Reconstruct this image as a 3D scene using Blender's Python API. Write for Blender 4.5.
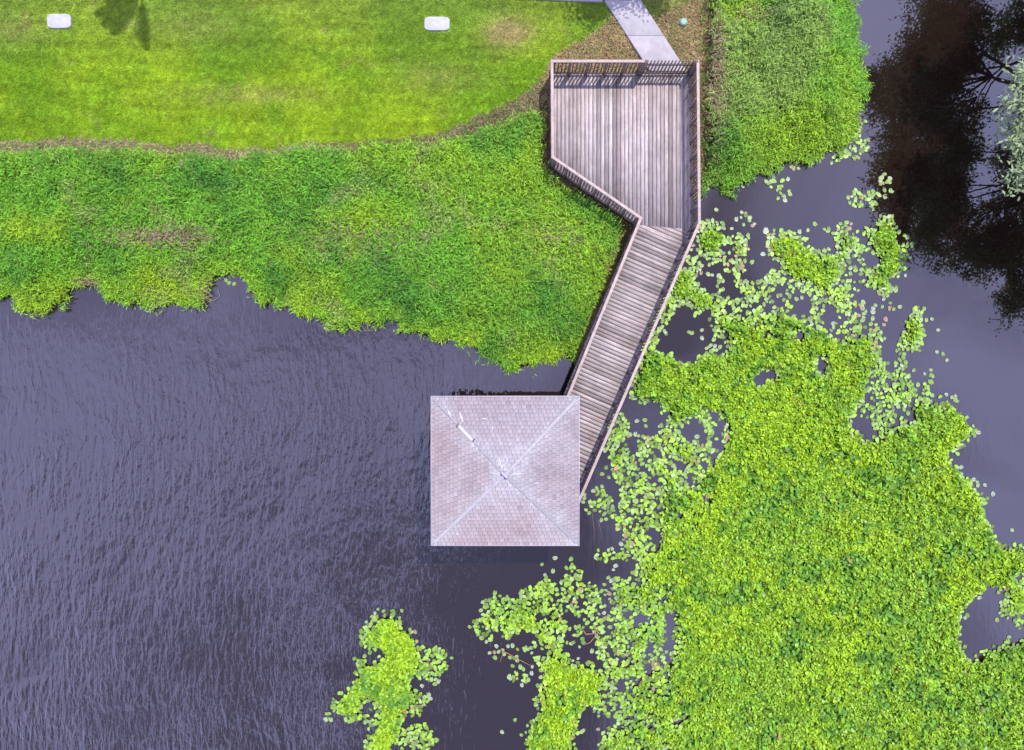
import bpy, bmesh, math
import numpy as np
from mathutils import Vector

for o in list(bpy.data.objects): bpy.data.objects.remove(o)
scene = bpy.context.scene
COL = scene.collection
R = math.radians

# ---------------------------------------------------------------- camera, world, sun, exposure
CH = 26.0                      # camera height above the water
F = 692.0                      # focal length in pixels of a 1024 wide frame
cam_d = bpy.data.cameras.new('camera'); cam = bpy.data.objects.new('camera', cam_d); COL.objects.link(cam)
cam.location = (0, 0, CH); cam.rotation_euler = (0, 0, 0)
cam_d.sensor_width = 36; cam_d.lens = 36*F/1024; cam_d.clip_start = 0.1; cam_d.clip_end = 3000
scene.camera = cam

SUN_EL, SUN_AZ = R(62.5), R(31.5)          # azimuth from +Y towards +X
w = bpy.data.worlds.new('World'); scene.world = w; w.use_nodes = True
nt = w.node_tree; nt.nodes.clear()
N = nt.nodes.new; L = nt.links.new
out = N('ShaderNodeOutputWorld'); bg = N('ShaderNodeBackground'); sky = N('ShaderNodeTexSky')
sky.sky_type = 'NISHITA'; sky.sun_disc = False; sky.sun_elevation = SUN_EL; sky.sun_rotation = SUN_AZ
sky.air_density = 1.0; sky.dust_density = 1.5; sky.ozone_density = 1.0
bg.inputs['Strength'].default_value = 0.13
tc = N('ShaderNodeTexCoord'); mp = N('ShaderNodeMapping'); mp.inputs['Scale'].default_value = (1, 1, 1.6)
mp.inputs['Location'].default_value = (7.7, 4.6, 8.2)
L(tc.outputs['Generated'], mp.inputs['Vector'])
nz = N('ShaderNodeTexNoise'); nz.inputs['Scale'].default_value = 3.2; nz.inputs['Detail'].default_value = 5
nz.inputs['Roughness'].default_value = 0.48; nz.inputs['Distortion'].default_value = 0.4
L(mp.outputs['Vector'], nz.inputs['Vector'])
cr = N('ShaderNodeValToRGB'); cr.color_ramp.elements[0].position = 0.38; cr.color_ramp.elements[1].position = 0.62
cr.color_ramp.elements[0].color = (0.155, 0.168, 0.31, 1); cr.color_ramp.elements[1].color = (0.57, 0.60, 1.08, 1)
# cloud banks thicken towards the west and the east, thinner overhead
sp_ = N('ShaderNodeSeparateXYZ'); L(tc.outputs['Generated'], sp_.inputs[0])
ab = N('ShaderNodeMath'); ab.operation = 'ABSOLUTE'; L(sp_.outputs['X'], ab.inputs[0])
ma = N('ShaderNodeMath'); ma.operation = 'MULTIPLY_ADD'; L(ab.outputs[0], ma.inputs[0]); ma.inputs[1].default_value = 0.34; L(nz.outputs['Fac'], ma.inputs[2])
sb = N('ShaderNodeMath'); sb.operation = 'SUBTRACT'; L(ma.outputs[0], sb.inputs[0]); sb.inputs[1].default_value = 0.085
L(sb.outputs[0], cr.inputs['Fac'])
mx = N('ShaderNodeMix'); mx.data_type = 'RGBA'
cl = N('ShaderNodeVectorMath'); cl.operation = 'SCALE'; cl.inputs['Scale'].default_value = 14.5
L(cr.outputs['Color'], cl.inputs[0])              # grey cloud bellies to lit cloud tops over the clear sky
mx.inputs['Factor'].default_value = 0.88; L(sky.outputs['Color'], mx.inputs['A']); L(cl.outputs['Vector'], mx.inputs['B'])
L(mx.outputs['Result'], bg.inputs['Color']); L(bg.outputs['Background'], out.inputs['Surface'])

sd = bpy.data.lights.new('sun', 'SUN'); sun = bpy.data.objects.new('sun', sd); COL.objects.link(sun)
sd.energy = 4.6; sd.angle = R(0.6); sd.color = (1.0, 0.955, 0.90)
sdir = Vector((math.sin(SUN_AZ)*math.cos(SUN_EL), math.cos(SUN_AZ)*math.cos(SUN_EL), math.sin(SUN_EL)))
sun.rotation_euler = sdir.to_track_quat('Z', 'Y').to_euler(); sun.location = sdir*60
scene.view_settings.view_transform = 'Standard'; scene.view_settings.look = 'None'
scene.view_settings.gamma = 1; scene.view_settings.exposure = 0.35
scene.render.resolution_x = 1024; scene.render.resolution_y = 750

# ---------------------------------------------------------------- helpers
rng = np.random.default_rng(7)
def P(x, y, z=0.0):
    """the ground-plan point that lies under photo position x, y at height z"""
    k = (CH-z)/F
    return ((x-512)*k, (375-y)*k)
def smooth(t): t = np.clip(t, 0, 1); return t*t*(3-2*t)
def vnoise(x, y, s, seed):
    x = np.asarray(x, float)/s + 1000.37*(1+seed % 7); y = np.asarray(y, float)/s + 517.13*(1+seed % 5)
    xi = np.floor(x).astype(np.int64); yi = np.floor(y).astype(np.int64); fx = x-xi; fy = y-yi
    def h(a, b):
        v = (a*374761393 + b*668265263 + seed*1442695041) & 0xffffffff
        v = ((v ^ (v >> 13))*1274126177) & 0xffffffff
        return ((v ^ (v >> 16)) & 0xffff)/65535.0
    fx = fx*fx*(3-2*fx); fy = fy*fy*(3-2*fy)
    return (h(xi, yi)*(1-fx)+h(xi+1, yi)*fx)*(1-fy) + (h(xi, yi+1)*(1-fx)+h(xi+1, yi+1)*fx)*fy
def fbm(x, y, s, seed, n=4):
    t = 0; a = 1; tot = 0
    x = np.asarray(x, float); y = np.asarray(y, float)
    x, y = x+0.45*s*(vnoise(x, y, s*0.6, seed+91)-0.5), y+0.45*s*(vnoise(x, y, s*0.6, seed+57)-0.5)
    for i in range(n):
        an = 0.6+1.1*i; ca, sa = math.cos(an), math.sin(an)
        t = t + a*vnoise(x*ca-y*sa, x*sa+y*ca, s/2**i, seed+i*11); tot += a; a *= 0.62
    return t/tot
def inside(px, py, poly):
    r = np.zeros(px.shape, bool); n = len(poly); j = n-1
    for i in range(n):
        xi, yi = poly[i]; xj, yj = poly[j]
        if yi != yj:
            r ^= ((yi > py) != (yj > py)) & (px < (xj-xi)*(py-yi)/(yj-yi)+xi)
        j = i
    return r
def segdist(px, py, poly, closed=True):
    d = np.full(px.shape, 1e9); n = len(poly)
    for i in range(n if closed else n-1):
        ax, ay = poly[i]; bx, by = poly[(i+1) % n]
        dx, dy = bx-ax, by-ay; l2 = dx*dx+dy*dy+1e-12
        t = np.clip(((px-ax)*dx+(py-ay)*dy)/l2, 0, 1)
        d = np.minimum(d, np.hypot(px-ax-t*dx, py-ay-t*dy))
    return d

def mat(name, color=(0.5, 0.5, 0.5), rough=0.7, attr=False, noise=0.0, nscale=8.0, trans=0.0, spec=0.5, bump=0.0, stretch=(1, 1, 1), metallic=0, island=0.0, blotch=0.0, bscale=1.3):
    m = bpy.data.materials.new(name); m.use_nodes = True
    nt = m.node_tree; b = nt.nodes['Principled BSDF']; N = nt.nodes.new; L = nt.links.new
    b.inputs['Roughness'].default_value = rough; b.inputs['Specular IOR Level'].default_value = spec
    b.inputs['Metallic'].default_value = metallic
    if attr:
        a = N('ShaderNodeAttribute'); a.attribute_name = 'col'; src = a.outputs['Color']
    else:
        c = N('ShaderNodeRGB'); c.outputs[0].default_value = (*color, 1); src = c.outputs[0]
    if noise > 0 or bump > 0:
        tc = N('ShaderNodeTexCoord'); mp = N('ShaderNodeMapping'); mp.inputs['Scale'].default_value = stretch
        L(tc.outputs['Object'], mp.inputs['Vector'])
        nz = N('ShaderNodeTexNoise'); nz.inputs['Scale'].default_value = nscale; nz.inputs['Detail'].default_value = 6
        nz.inputs['Roughness'].default_value = 0.65
        L(mp.outputs['Vector'], nz.inputs['Vector'])
        mr = N('ShaderNodeMapRange'); mr.inputs['From Min'].default_value = 0.25; mr.inputs['From Max'].default_value = 0.75
        mr.inputs['To Min'].default_value = 1-noise; mr.inputs['To Max'].default_value = 1+noise
        L(nz.outputs['Fac'], mr.inputs['Value'])
        mu = N('ShaderNodeVectorMath'); mu.operation = 'SCALE'
        L(src, mu.inputs[0]); L(mr.outputs['Result'], mu.inputs['Scale']); src = mu.outputs['Vector']
        if bump > 0:
            bp = N('ShaderNodeBump'); bp.inputs['Strength'].default_value = bump; bp.inputs['Distance'].default_value = 0.01
            L(nz.outputs['Fac'], bp.inputs['Height']); L(bp.outputs['Normal'], b.inputs['Normal'])
    if blotch > 0:
        tb = N('ShaderNodeTexCoord'); nb_ = N('ShaderNodeTexNoise'); nb_.inputs['Scale'].default_value = bscale; nb_.inputs['Detail'].default_value = 7; nb_.inputs['Roughness'].default_value = 0.7
        L(tb.outputs['Object'], nb_.inputs['Vector']); mr = N('ShaderNodeMapRange'); mr.inputs['From Min'].default_value = 0.3; mr.inputs['From Max'].default_value = 0.7
        mr.inputs['To Min'].default_value = 1-blotch; mr.inputs['To Max'].default_value = 1+blotch*0.6
        L(nb_.outputs['Fac'], mr.inputs['Value']); mu = N('ShaderNodeVectorMath'); mu.operation = 'SCALE'
        L(src, mu.inputs[0]); L(mr.outputs['Result'], mu.inputs['Scale']); src = mu.outputs['Vector']
    if island > 0:
        g = N('ShaderNodeNewGeometry'); mr = N('ShaderNodeMapRange')
        mr.inputs['To Min'].default_value = 1-island; mr.inputs['To Max'].default_value = 1+island
        L(g.outputs['Random Per Island'], mr.inputs['Value'])
        mu = N('ShaderNodeVectorMath'); mu.operation = 'SCALE'
        L(src, mu.inputs[0]); L(mr.outputs['Result'], mu.inputs['Scale']); src = mu.outputs['Vector']
    L(src, b.inputs['Base Color'])
    if trans > 0:
        t = N('ShaderNodeBsdfTranslucent'); L(src, t.inputs['Color'])
        ms = N('ShaderNodeMixShader'); ms.inputs['Fac'].default_value = trans
        L(b.outputs['BSDF'], ms.inputs[1]); L(t.outputs['BSDF'], ms.inputs[2])
        L(ms.outputs['Shader'], nt.nodes['Material Output'].inputs['Surface'])
    return m

def mesh_arrays(name, co, loops, sizes, col=None, m=None, smooth_=False, parent=None):
    me = bpy.data.meshes.new(name)
    co = np.asarray(co, np.float32); loops = np.asarray(loops, np.int32).ravel(); sizes = np.asarray(sizes, np.int32)
    me.vertices.add(len(co)); me.vertices.foreach_set('co', co.ravel())
    me.loops.add(len(loops)); me.loops.foreach_set('vertex_index', loops)
    me.polygons.add(len(sizes)); st = np.concatenate([[0], np.cumsum(sizes)[:-1]]).astype(np.int32)
    me.polygons.foreach_set('loop_start', st); me.polygons.foreach_set('loop_total', sizes)
    if smooth_: me.polygons.foreach_set('use_smooth', np.ones(len(sizes), bool))
    if col is not None:
        a = me.color_attributes.new('col', 'FLOAT_COLOR', 'POINT')
        c4 = np.ones((len(co), 4), np.float32); c4[:, :3] = np.clip(col, 0, 1); a.data.foreach_set('color', c4.ravel())
    me.update(calc_edges=True); me.validate()
    o = bpy.data.objects.new(name, me); COL.objects.link(o)
    if m: me.materials.append(m)
    if parent: o.parent = parent
    return o

class MB:
    """collects prisms, boxes and tubes for one mesh"""
    def __init__(s): s.v = []; s.f = []; s.c = []; s.cc = (0.5, 0.5, 0.5)
    def add(s, vs, fs):
        n = len(s.v); s.v += [tuple(v) for v in vs]; s.f += [tuple(n+i for i in f) for f in fs]; s.c += [s.cc]*len(vs)
    def prism(s, poly, z0, z1):
        n = len(poly)
        a = sum(poly[i][0]*poly[(i+1) % n][1]-poly[(i+1) % n][0]*poly[i][1] for i in range(n))
        if a < 0: poly = poly[::-1]
        zf1 = z1 if callable(z1) else (lambda x, y: z1); zf0 = z0 if callable(z0) else (lambda x, y: z0)
        vs = [(x, y, zf0(x, y)) for x, y in poly]+[(x, y, zf1(x, y)) for x, y in poly]
        fs = [tuple(range(n-1, -1, -1)), tuple(range(n, 2*n))]+[(i, (i+1) % n, n+(i+1) % n, n+i) for i in range(n)]
        s.add(vs, fs)
    def beam(s, a, b, wd, z0, z1, ext=0.0):
        """a horizontal board from a to b (2-D), wd wide"""
        a = Vector(a[:2]); b = Vector(b[:2]); d = (b-a).normalized(); n = Vector((-d.y, d.x))*wd/2
        a = a-d*ext; b = b+d*ext
        s.prism([tuple(a-n), tuple(b-n), tuple(b+n), tuple(a+n)], z0, z1)
    def bar(s, a, b, w1, w2=None):
        """a square bar from point a to point b in space"""
        w2 = w2 or w1; a = Vector(a); b = Vector(b); d = (b-a).normalized()
        u = d.cross(Vector((0, 0, 1)));
        if u.length < 0.05: u = d.cross(Vector((1, 0, 0)))
        u.normalize(); v = d.cross(u)
        vs = []
        for p, k in ((a, w1), (b, w2)):
            for q, r in ((-1, -1), (1, -1), (1, 1), (-1, 1)): vs.append(p+u*q*k/2+v*r*k/2)
        s.add(vs, [(3, 2, 1, 0), (4, 5, 6, 7)]+[(i, (i+1) % 4, 4+(i+1) % 4, 4+i) for i in range(4)])
    def tube(s, pts, radii, n=7):
        rings = []
        for i, p in enumerate(pts):
            p = Vector(p); d = (Vector(pts[min(i+1, len(pts)-1)])-Vector(pts[max(i-1, 0)])).normalized()
            u = d.cross(Vector((0.3, 0.2, 1)));
            if u.length < 0.05: u = d.cross(Vector((1, 0, 0)))
            u.normalize(); v = d.cross(u)
            rings.append([p+(u*math.cos(t)+v*math.sin(t))*radii[i] for t in [2*math.pi*k/n for k in range(n)]])
        vs = [q for r in rings for q in r]; fs = []
        for i in range(len(pts)-1):
            for k in range(n): fs.append((i*n+k, i*n+(k+1) % n, (i+1)*n+(k+1) % n, (i+1)*n+k))
        fs.append(tuple(range(n-1, -1, -1))); fs.append(tuple((len(pts)-1)*n+k for k in range(n)))
        s.add(vs, fs)
    def build(s, name, m, parent=None, bevel=0.0, smooth_=False):
        o = mesh_arrays(name, s.v, [i for f in s.f for i in f], [len(f) for f in s.f], np.array(s.c), m, smooth_, parent)
        if bevel > 0:
            b = o.modifiers.new('bevel', 'BEVEL'); b.width = bevel; b.segments = 2; b.limit_method = 'ANGLE'
        return o
def empty(name, loc=(0, 0, 0)):
    o = bpy.data.objects.new(name, None); COL.objects.link(o); o.location = loc; o.empty_display_size = 0.3; return o
def tag(o, label=None, cat=None, group=None, kind=None):
    if label: o['label'] = label
    if cat: o['category'] = cat
    if group: o['group'] = group
    if kind: o['kind'] = kind
    return o
def clip(poly, nx, ny, c):
    """keep the part of poly with nx*x+ny*y <= c"""
    r = []; n = len(poly)
    for i in range(n):
        a = poly[i]; b = poly[(i+1) % n]; da = nx*a[0]+ny*a[1]-c; db = nx*b[0]+ny*b[1]-c
        if da <= 0: r.append(a)
        if (da < 0 < db) or (db < 0 < da):
            t = da/(da-db); r.append((a[0]+t*(b[0]-a[0]), a[1]+t*(b[1]-a[1])))
    return r

# ---------------------------------------------------------------- the shore and the zones of the land
G0 = 0.4
shore_px = [(-60, 297), (0, 295), (15, 297), (25, 308), (40, 312), (50, 309), (62, 302), (70, 288), (80, 284), (98, 284), (108, 292), (125, 298), (140, 304), (158, 306), (168, 299),
 (185, 299), (200, 302), (205, 290), (212, 276), (226, 269), (240, 272), (250, 285), (258, 298), (270, 303), (285, 301), (300, 313), (315, 312), (325, 323), (345, 326), (362, 321), (380, 321),
 (395, 319), (410, 329), (425, 334), (440, 339), (455, 338), (470, 343), (485, 355), (500, 361), (506, 371), (520, 366), (535, 362), (550, 357), (565, 355), (574, 362), (584, 345), (604, 315),
 (640, 262), (672, 222), (690, 200), (702, 190), (712, 180), (728, 188), (745, 181), (760, 170), (775, 166), (800, 157), (812, 158), (825, 150), (840, 148), (849, 138), (853, 122), (856, 108), (860, 92), (857, 60),
 (852, 30), (845, 0), (840, -60)]
shore = [P(x, y, 0.0) for x, y in shore_px]
land = [(-500, shore[0][1]+1.5), (-60, shore[0][1]+0.8)] + shore + [(14, 30), (20, 60), (40, 500), (-500, 500)]
east_land = [(22, -60), (22.5, -12), (20.5, -2), (20.2, 3), (20.5, 9), (20.8, 14), (21.5, 22), (24, 40), (34, 70), (60, 500), (500, 500), (500, -90), (60, -80)]
def landsd(X, Y):
    d1 = segdist(X, Y, land); d1 = np.where(inside(X, Y, land), d1, -d1)
    d2 = segdist(X, Y, east_land); d2 = np.where(inside(X, Y, east_land), d2, -d2)
    d3 = -(75-np.hypot(X, Y+10))
    return np.maximum(np.maximum(d1, d2), d3)
def topx(X, Y, z=0.45):
    k = F/(CH-z); return 512+X*k, 375-Y*k
lo_x = [-400, 0, 60, 130, 200, 250, 300, 350, 400, 440, 480, 510, 530, 545]; lo_y = [158, 157, 155, 153, 157, 160, 153, 151, 150, 146, 136, 124, 118, 116]
hi_x = [-400, 0, 60, 130, 200, 250, 300, 350, 400, 440, 480, 510, 530, 545, 552, 562, 578, 592, 604, 612, 640, 655, 690, 700]
hi_y = [144, 143, 142, 141, 145, 149, 145, 144, 141, 133, 117, 104, 90, 72, 58, 52, 44, 34, 24, 16, 12, 16, 4, -12]
deckline_x = [116, 168, 184, 202, 226, 245, 300, 370]; deckline_v = [541, 538, 552, 584, 618, 616, 596, 570]
def zones(px, py):
    """0 lawn, 1 dead straw and bare soil, 2 marsh plants"""
    wob = (fbm(px, py, 14, 5)-0.5)*12+(fbm(px, py, 45, 6)-0.5)*9
    lo = np.interp(px, lo_x, lo_y)+wob; hi = np.interp(px, hi_x, hi_y)+wob*0.8
    z = np.full(px.shape, 1)
    z[(py < hi) & (px < 697+wob*0.6)] = 0
    dl = np.interp(py, deckline_x, deckline_v)+wob*0.5
    z[(py > lo) & (px < dl)] = 2
    z[(px > 709+wob*1.2+4*np.sin(py/19)+(fbm(px, py, 20, 8)-0.5)*14)] = 2
    return z
def tint(px, py):
    """hue fields shared by the plants: a = fresh yellow green, b = deep green, c = straw"""
    a = fbm(px, py, 60, 21, 4); b = fbm(px, py, 42, 33, 4); c = fbm(px, py, 34, 47, 4)
    return a, b, c
def blob(px, py, x, y, rx, ry): return np.exp(-(((px-x)/rx)**2+((py-y)/ry)**2))

# ground sheet
def axis(lo, hi, step, far):
    a = list(np.arange(lo, hi+1e-6, step)); s = step; x = hi; u = []
    while x < far: s *= 1.35; x += s; u.append(x)
    s = step; x = lo; d = []
    while x > -far: s *= 1.35; x -= s; d.append(x)
    return np.array(d[::-1]+a+u)
gx = axis(-22, 24, 0.13, 700); gy = axis(-17, 20, 0.13, 700)
GX, GY = np.meshgrid(gx, gy); fx, fy = GX.ravel(), GY.ravel()
gsd = landsd(fx, fy)
def ground_h(X, Y, sdv):
    h = np.where(sdv > 0, 0.06+0.34*smooth(sdv/2.2)+0.10*smooth((sdv-3)/4), 0.06+np.maximum(sdv*0.9, -1.3))
    return h + np.where(sdv > 0, (fbm(X, Y, 1.2, 3)-0.5)*0.06, 0)
gz = ground_h(fx, fy, gsd)
px, py = topx(fx, fy); zn = zones(px, py)
LAWN = np.array((0.25, 0.375, 0.016)); LAWN2 = np.array((0.165, 0.31, 0.014)); TAN = np.array((0.36, 0.27, 0.12)); BROWN = np.array((0.125, 0.078, 0.045)); MUD = np.array((0.030, 0.038, 0.012))
def lawn_col(px, py, r):
    g = smooth((fbm(px, py, 90, 61)-0.35)*3.2)[:, None]; s = (fbm(px*0.25, py, 9, 71)-0.5)[:, None]
    c = LAWN2*(1-g)+LAWN*g
    top = np.clip(1-py/75.0, 0, 1)[:, None]*0.5
    c = c*(1-top)+np.array((0.19, 0.26, 0.05))*top
    t = blob(px, py, 508, 33, 24, 15)*0.85+blob(px, py, 440, 78, 45, 16)*0.28+blob(px, py, 12, 30, 40, 14)*0.3+blob(px, py, 250, 95, 70, 10)*0.3+blob(px, py, 668, 5, 24, 12)*0.5+blob(px, py, 190, 28, 45, 15)*0.22
    t = np.clip(t*(0.5+1.1*fbm(px, py, 9, 91))+np.clip(fbm(px, py, 22, 83)-0.66, 0, 1)*1.6, 0, 0.85)[:, None]
    c = c*(1-t)+TAN*t*0.9
    bnd = (fbm(px*0.10, py, 5, 73, 2)-0.5)[:, None]
    c = c*(1+s*0.45+bnd*0.35)*(0.68+0.64*fbm(px, py, 4, 97, 2)[:, None])*(0.6+0.8*r[:, None])
    return c
def straw_col(px, py, r):
    g = np.clip(fbm(px, py, 12, 44)+r*0.9-0.55+0.25*(px > 545)-0.12*blob(px, py, 430, 130, 90, 40)*2, 0, 1)[:, None]
    g = np.clip(g+0.55*((px < 330)[:, None])*(fbm(px, py, 20, 48)[:, None]), 0, 1)
    return BROWN*(1-g)+(np.array((0.40, 0.31, 0.17))+np.where((px > 540)[:, None], np.array((0.01, -0.03, -0.04)), 0))*g
rr = rng.random(len(fx))
col = np.where((zn == 0)[:, None], lawn_col(px, py, rr)*0.75, np.where((zn == 1)[:, None], straw_col(px, py, rr*0.6)*0.8, MUD))
col = np.where((gsd < 0.0)[:, None], np.array((0.03, 0.022, 0.016)), col)
far = (np.hypot(fx, fy) > 40)
col[far & (gsd > 0)] = np.array((0.06, 0.11, 0.02))
nyy, nxx = GX.shape; idx = np.arange(nyy*nxx).reshape(nyy, nxx)
quads = np.stack([idx[:-1, :-1], idx[:-1, 1:], idx[1:, 1:], idx[1:, :-1]], -1).reshape(-1, 4)
ground_m = mat('soil_and_turf', attr=True, noise=0.25, nscale=9, rough=0.95, bump=0.6, spec=0.2)
ground = mesh_arrays('ground', np.stack([fx, fy, gz], 1), quads, np.full(len(quads), 4), col, ground_m, True)
tag(ground, kind='structure')

# water sheet
wm = bpy.data.materials.new('tannin_water'); wm.use_nodes = True
nt = wm.node_tree; N = nt.nodes.new; L = nt.links.new; b = nt.nodes['Principled BSDF']
b.inputs['Base Color'].default_value = (0.010, 0.0050, 0.0038, 1); b.inputs['Roughness'].default_value = 0.012
b.inputs['IOR'].default_value = 2.0; b.inputs['Specular IOR Level'].default_value = 0.5
tc = N('ShaderNodeTexCoord')
def ripple(rot, scale, nscale, detail, dist):
    m1 = N('ShaderNodeMapping'); m1.inputs['Rotation'].default_value = (0, 0, R(rot)); m1.inputs['Scale'].default_value = scale
    L(tc.outputs['Object'], m1.inputs['Vector'])
    n = N('ShaderNodeTexNoise'); n.inputs['Scale'].default_value = nscale; n.inputs['Detail'].default_value = detail
    n.inputs['Roughness'].default_value = 0.5; n.inputs['Distortion'].default_value = dist
    L(m1.outputs['Vector'], n.inputs['Vector']); return n.outputs['Fac']
r1 = ripple(-10, (1.0, 0.26, 1), 4.6, 2.5, 0.25)
r2 = ripple(6, (1.0, 0.40, 1), 8.5, 2, 0.3)
add = N('ShaderNodeMath'); add.operation = 'MULTIPLY_ADD'; L(r2, add.inputs[0]); add.inputs[1].default_value = 0.45; L(r1, add.inputs[2])
# wind reaches the open western side; the channel in the lee of the lilies stays calm
sx = N('ShaderNodeSeparateXYZ'); L(tc.outputs['Object'], sx.inputs[0])
mr = N('ShaderNodeMapRange'); mr.interpolation_type = 'SMOOTHSTEP'; mr.inputs['From Min'].default_value = 1.5; mr.inputs['From Max'].default_value = -7.5
mr.inputs['To Min'].default_value = 0.02; mr.inputs['To Max'].default_value = 1; L(sx.outputs['X'], mr.inputs['Value'])
mry = N('ShaderNodeMapRange'); mry.interpolation_type = 'SMOOTHSTEP'; mry.inputs['From Min'].default_value = 3.0; mry.inputs['From Max'].default_value = -1.5
mry.inputs['To Min'].default_value = 0.05; mry.inputs['To Max'].default_value = 1; L(sx.outputs['Y'], mry.inputs['Value'])
pn = N('ShaderNodeTexNoise'); pn.inputs['Scale'].default_value = 0.33; pn.inputs['Detail'].default_value = 3; L(tc.outputs['Object'], pn.inputs['Vector'])
pr = N('ShaderNodeMapRange'); pr.inputs['From Min'].default_value = 0.35; pr.inputs['From Max'].default_value = 0.62; pr.inputs['To Min'].default_value = 0.35; pr.inputs['To Max'].default_value = 1
L(pn.outputs['Fac'], pr.inputs['Value'])
q1 = N('ShaderNodeMath'); q1.operation = 'MULTIPLY'; L(mr.outputs[0], q1.inputs[0]); L(mry.outputs[0], q1.inputs[1])
q2 = N('ShaderNodeMath'); q2.operation = 'MULTIPLY'; L(q1.outputs[0], q2.inputs[0]); L(pr.outputs[0], q2.inputs[1])
q3 = N('ShaderNodeMath'); q3.operation = 'MULTIPLY'; L(add.outputs[0], q3.inputs[0]); L(q2.outputs[0], q3.inputs[1])
sw = N('ShaderNodeTexNoise'); sw.inputs['Scale'].default_value = 2.2; sw.inputs['Detail'].default_value = 2; L(tc.outputs['Object'], sw.inputs['Vector'])
q4 = N('ShaderNodeMath'); q4.operation = 'MULTIPLY_ADD'; L(sw.outputs['Fac'], q4.inputs[0]); q4.inputs[1].default_value = 0.007; L(q3.outputs[0], q4.inputs[2])
bp = N('ShaderNodeBump'); bp.inputs['Strength'].default_value = 1.0; bp.inputs['Distance'].default_value = 0.105
L(q4.outputs[0], bp.inputs['Height']); L(bp.outputs['Normal'], b.inputs['Normal'])
me = bpy.data.meshes.new('water'); me.from_pydata([(-600, -600, 0), (600, -600, 0), (600, 600, 0), (-600, 600, 0)], [], [(0, 1, 2, 3)])
water = bpy.data.objects.new('water', me); COL.objects.link(water); me.materials.append(wm); tag(water, kind='structure')

# ---------------------------------------------------------------- concrete path
conc = mat('pale_concrete', (0.305, 0.285, 0.290), 0.85, noise=0.12, nscale=4.0, blotch=0.22, bscale=0.9, bump=0.3)
ZP = 0.60
def box_path(name, pts, z0, z1):
    mb = MB(); mb.prism(pts, z0, z1); return mb
Pg = lambda x, y: P(x, y, ZP)
mb = MB()
a1, a2 = Pg(597, -18), Pg(640-12, -18)
l0, l1 = Pg(604.5, 0), Pg(650, 71); r0, r1_ = Pg(641, 0), Pg(687, 71)
def lerp(a, b, t): return (a[0]+(b[0]-a[0])*t, a[1]+(b[1]-a[1])*t)
# three slabs with open joints between them, then the cross walk
ts = [0.0, 0.5, 1.0]
for i in range(2):
    g = 0.0015
    mb.prism([lerp(l0, l1, ts[i]+g), lerp(r0, r1_, ts[i]+g), lerp(r0, r1_, ts[i+1]-g), lerp(l0, l1, ts[i+1]-g)], 0.30, ZP)
lu = lerp(l0, l1, -0.62); ru = lerp(r0, r1_, -0.62)
mb.prism([lerp(l0, l1, -0.004), lerp(r0, r1_, -0.004), ru, lu], 0.30, ZP)
path = mb.build('path', conc, bevel=0.012); tag(path, kind='structure')
mb = MB(); c0 = Pg(560, -0.3); c1 = Pg(604, 1.6); dx, dy = (c1[0]-c0[0]), (c1[1]-c0[1])
pA = c1; pB = (c1[0]-dx*14, c1[1]-dy*14); 
for k in range(9):
    t0 = k/9+0.0006; t1 = (k+1)/9-0.0006
    q0 = lerp(pA, pB, t0); q1_ = lerp(pA, pB, t1)
    off = 0.02 if k == 0 else 0
    mb.prism([(q0[0]-off, q0[1]), (q1_[0], q1_[1]), (q1_[0], q1_[1]+1.55), (q0[0]+(0.99 if False else -off-0.75 if k == 0 else 0), q0[1]+1.55)], 0.28, ZP-0.003)
sw_ = mb.build('sidewalk', conc, bevel=0.012); tag(sw_, kind='structure')

# ---------------------------------------------------------------- leaf builders
def blades(name, X, Y, Z, az, ln, wd, tilt, bend, col, m, parent=None):
    """curved blades, three cross sections each; tilt = angle above the horizontal at the base"""
    n = len(X); dx, dy = np.cos(az), np.sin(az); sxv, syv = -dy, dx
    V = np.zeros((n, 6, 3), np.float32)
    s = np.array([0, 0.5, 1.0]); wk = np.array([0.55, 1.0, 0.18])
    hz = np.zeros(n); vz = np.zeros(n); ang = tilt.copy()
    for i in range(3):
        if i: hz = hz+np.cos(ang)*ln*0.5; vz = vz+np.sin(ang)*ln*0.5; ang = ang-bend
        for j, sg in enumerate((-1, 1)):
            V[:, i*2+j, 0] = X+dx*hz+sxv*wd*0.5*wk[i]*sg
            V[:, i*2+j, 1] = Y+dy*hz+syv*wd*0.5*wk[i]*sg
            V[:, i*2+j, 2] = Z+vz
    base = (np.arange(n)*6)[:, None]
    q = np.concatenate([base+np.array([0, 1, 3, 2]), base+np.array([2, 3, 5, 4])], 1).reshape(-1)
    o = mesh_arrays(name, V.reshape(-1, 3), q, np.full(n*2, 4), np.repeat(col, 6, axis=0), m, False, parent)
    return o
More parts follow.
